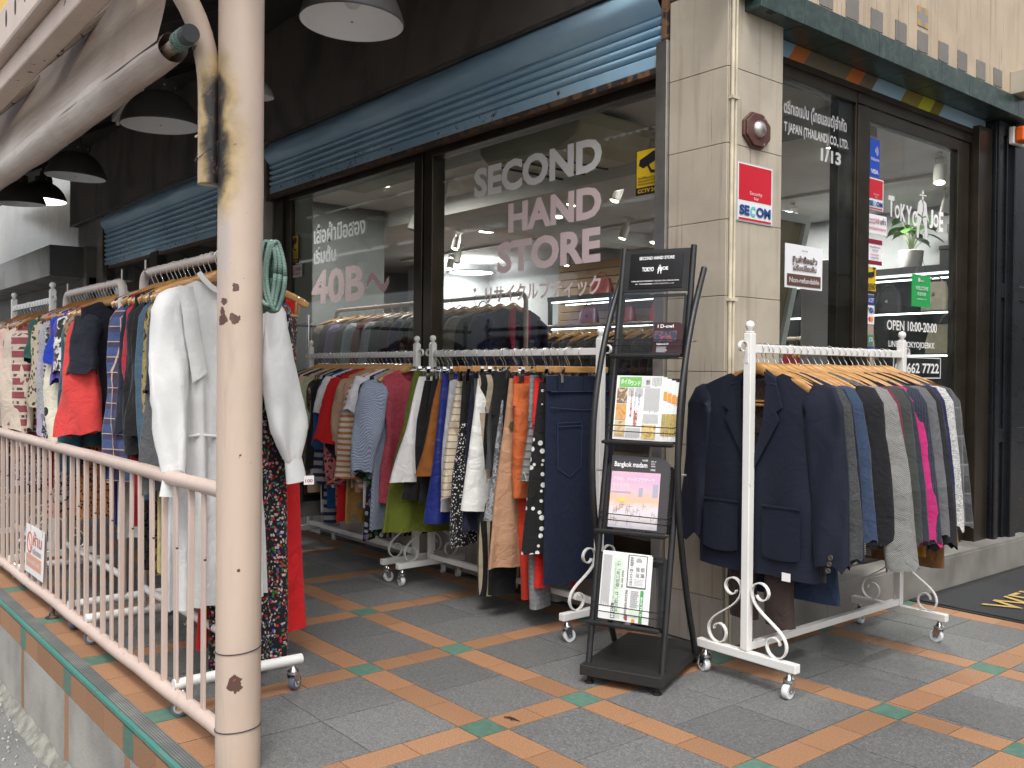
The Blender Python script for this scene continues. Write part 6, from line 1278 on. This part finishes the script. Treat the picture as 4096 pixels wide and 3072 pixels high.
    B = [(-1.05, 4.5, 1.628, .26, .16, (.30, .06, .06), 'rose leather handbag on the lit glass shelf'), (-1.35, 4.5, 1.628, .22, .24, (.42, .35, .26), 'patterned beige handbag beside the rose one'), (-.72, 4.5, 1.628, .25, .22, (.3, .26, .2), 'taupe handbag at the right of the lit shelf'), (-1.75, 4.5, 1.628, .26, .18, (.02, .02, .022), 'black handbag on the lit glass shelf'), (-2.1, 4.5, 1.628, .24, .26, (.30, .36, .48), 'pale blue document case on the lit shelf'), (-2.45, 4.5, 1.628, .26, .2, (.016, .016, .018), 'black shoulder bag at the left of the lit shelf'), (-1.2, 4.5, 1.278, .45, .24, (.16, .13, .09), 'brown woven basket bag on the lower shelf'), (-2.0, 4.5, 1.278, .3, .22, (.03, .03, .03), 'black tote on the lower shelf'), (-.7, 4.5, 1.278, .2, .16, (.5, .46, .4), 'cream purse at the end of the lower shelf'),
         (-4.6, 4.5, 1.99, .34, .30, (.36, .03, .03), 'red rucksack on the shelf top'), (-5.2, 4.5, 1.99, .34, .18, (.26, .04, .035), 'dark red case on the shelf top'), (-3.9, 4.5, 1.99, .3, .3, (.06, .045, .04), 'brown bag hanging over the shelf top'), (-4.3, 4.5, 1.628, .3, .22, (.40, .02, .02), 'bright red bag on the inner shelf'), (-4.8, 4.5, 1.628, .26, .2, (.24, .03, .03), 'maroon bag on the inner shelf'), (-3.5, 4.5, 1.628, .26, .2, (.20, .2, .21), 'grey bag on the inner shelf'), (-5.4, 4.5, 1.628, .3, .22, (.09, .02, .02), 'wine bag on the inner shelf'), (-3.1, 4.5, 1.628, .25, .24, (.35, .33, .3), 'stone coloured bag on the inner shelf')]
    for b in B: bag(*b)
    # ledge with odds and ends behind the left pane
    t = thing('display_counter', 'dark display counter behind the left pane', 'counter', (0, 0, 0)); m = MB(); m.box(-7.6, -4.9, 2.6, 3.1, .17, 1.45); m.build('cabinet', plain('counter_dark', (.035, .028, .024), .5), t, bevel=.01); m = MB(); m.box(-7.65, -4.85, 2.55, 3.15, 1.452, 1.48); m.build('counter_top', plain('counter_wood', (.12, .06, .03), .35), t, bevel=.004)
    for i, (x, w, h, c, lab) in enumerate(((-5.2, .3, .28, (.018, .018, .018), 'black hat bag at the counter end'), (-5.6, .28, .26, (.10, .08, .06), 'brown sequinned bag on the counter'), (-6.0, .26, .3, (.50, .27, .27), 'pink lace bag on the counter'), (-6.4, .34, .26, (.26, .17, .09), 'tan satchel on the counter'), (-6.8, .3, .26, (.10, .11, .11), 'grey shopper on the counter'), (-7.2, .28, .3, (.03, .14, .04), 'green bag at the left counter end'))): bag(x, 2.8, 1.481, w, h, c, lab)
    t = thing('display_bust', 'black display bust behind the 40B lettering', 'mannequin', (-5.75, 1.5, .17)); m = MB(); m.lathe([(0, 0), (.16, 0), (.16, .02), (.02, .04), (.02, .95), (.10, .98), (.17, 1.1), (.15, 1.25), (.2, 1.45), (.19, 1.54), (.06, 1.6), (.05, 1.66), (.085, 1.72), (.10, 1.8), (.085, 1.89), (0, 1.93)], 26); 
    for i in range(len(m.v)): v = m.v[i]; m.v[i] = (v[0]*1.05, v[1]*.68, v[2])
    m.build('bust', m_black, t, smooth=60)
    # things seen through the door and side window
    t = thing('potted_plant', 'leafy green plant in a white pot on the black shelf', 'potted plant', (-1.52, 4.42, 1.986)); m = MB(); m.lathe([(0, 0), (.075, 0), (.085, .02), (.098, .14), (.09, .145), (.08, .12), (0, .12)], 28); m.build('pot', flat('pot_white', (.6, .59, .57)), t, smooth=50)
    st = MB(); lf = MB(); rnd = random.Random(4)
    for i in range(15):
        a = rnd.uniform(0, 6.28); rr = rnd.uniform(.05, .2); h = rnd.uniform(.2, .42); e = Vector((rr*math.cos(a), rr*.7*math.sin(a), h)); st.tube([(0, 0, .12), (e.x*.35, e.y*.35, h*.7), e], .003, 5); dx = Vector((math.cos(a), math.sin(a), -.35)).normalized(); sx = Vector((-math.sin(a), math.cos(a), .15)); L = rnd.uniform(.10, .15)
        lf.grid(lambda u, v: tuple(e+dx*(L*(v-.1))+sx*((u-.5)*L*.95*math.sin(min(1, v*1.05+.08)*math.pi)**.7)+Vector((0, 0, .02*abs(u-.5)-.03*v*v))), 5, 8)
    st.build('stem', plain('plant_stem', (.10, .14, .04), .5), t, smooth=180); lf.build('foliage', plain('plant_leaf', (.055, .13, .035), .35, 0, .4, 12), t, smooth=180)
    t = thing('shoe_box', 'black shoe box with a white label on the black shelf', 'box', (-1.05, 4.45, 1.986)); m = MB(); m.box(-.19, .17, -.12, .14, 0, .115); m.box(-.195, .175, -.125, .145, .117, .15); m.build('carton', m_black, t, bevel=.003); panel((-.02, -.122, .02), X3, (0, 0, 1), .13, .055, flat('label_white', (.6, .6, .58)), t, .001, 'paper_label')
    t = thing('shoe_box', 'brown open shoe box standing on the black one', 'box', (-1.02, 4.47, 2.137)); m = MB(); m.box(-.17, .16, -.11, .12, 0, .10); m.box(-.175, .165, -.115, .125, .10, .17); m.build('carton', plain('kraft_card', (.22, .16, .09), .7), t, bevel=.003); m = MB(); m.box(-.12, .17, -.08, .12, .171, .24); m.build('lid', plain('navy_card', (.02, .025, .06), .6), t, bevel=.003)
    t = thing('dressing_mirror', 'tall leaning board in a white frame behind the pillar', 'mirror', (0, 0, 0)); m = MB(); P = [(-.62, 1.50, 1.95), (-.62, .60, 1.95), (-1.02, .60, .2), (-1.02, 1.50, .2)]; m.poly(P, (-.03, 0, .007), 1); m.build('board', plain('mirror_tan', (.26, .19, .10), .25, 0, .2, 2), t)
    f = MB()
    for a, b in zip(P, P[1:]+P[:1]): f.strip([Vector(a)+Vector((.01, 0, 0)), Vector(b)+Vector((.01, 0, 0))], .045, .03, Vector((0, 1, 0)) if abs(a[2]-b[2]) > .5 else Vector((.22, 0, .97)))
    f.build('frame', flat('frame_white', (.66, .66, .64)), t)
    t = thing('security_gate', 'pale grey anti-theft pedestal inside the side window', 'security gate', (-.80, 2.0, .172)); m = MB(); m.box(-.16, .16, -.03, .03, .02, 1.62); m.build('panel', plain('gate_grey', (.48, .45, .46), .35), t, bevel=.025); m = MB(); m.box(-.2, .2, -.08, .08, 0, .05); m.build('base', m_dark, t, bevel=.01)
    irack('beige rack of empty hangers beside the anti-theft pedestal', -1.75, -1.0, 2.9, 1.36, m_pr)
    for i in range(9):
        h = put(hanger_proto('wood'), None, (-1.08-.05*i, 2.9, 1.36), R(90)); h['label'] = 'bare wooden hanger on the short rack behind the side window'; h['group'] = 'bare hangers on the short rack'
    for i, (d, c) in enumerate((('red blouse', (.3, .02, .03)), ('khaki skirt suit', (.27, .25, .14)), ('dark floral dress', (.03, .02, .03)))): garment(d, fab(c), (-1.58-.06*i, 2.9, 1.36, R(90)), 'on the short inner rack', 'dress', W=.2, L=.85, low=True)
    t = thing('white_head_form', 'white draped head form standing on the black shelf', 'display head', (-2.05, 4.45, 1.986)); m = MB(); m.lathe([(0, 0), (.12, 0), (.11, .05), (.05, .09), (.05, .14), (.10, .2), (.115, .28), (.09, .36), (0, .40)], 24); m.build('head', flat('form_white', (.6, .6, .6)), t, smooth=60)
X3 = (1, 0, 0)
def wa_(): return [c for c in bld.children if c.name.startswith('window_frame')][0]
interior()
for o in HP.values():
    for c in list(o.children): bpy.data.objects.remove(c)
    bpy.data.objects.remove(o)
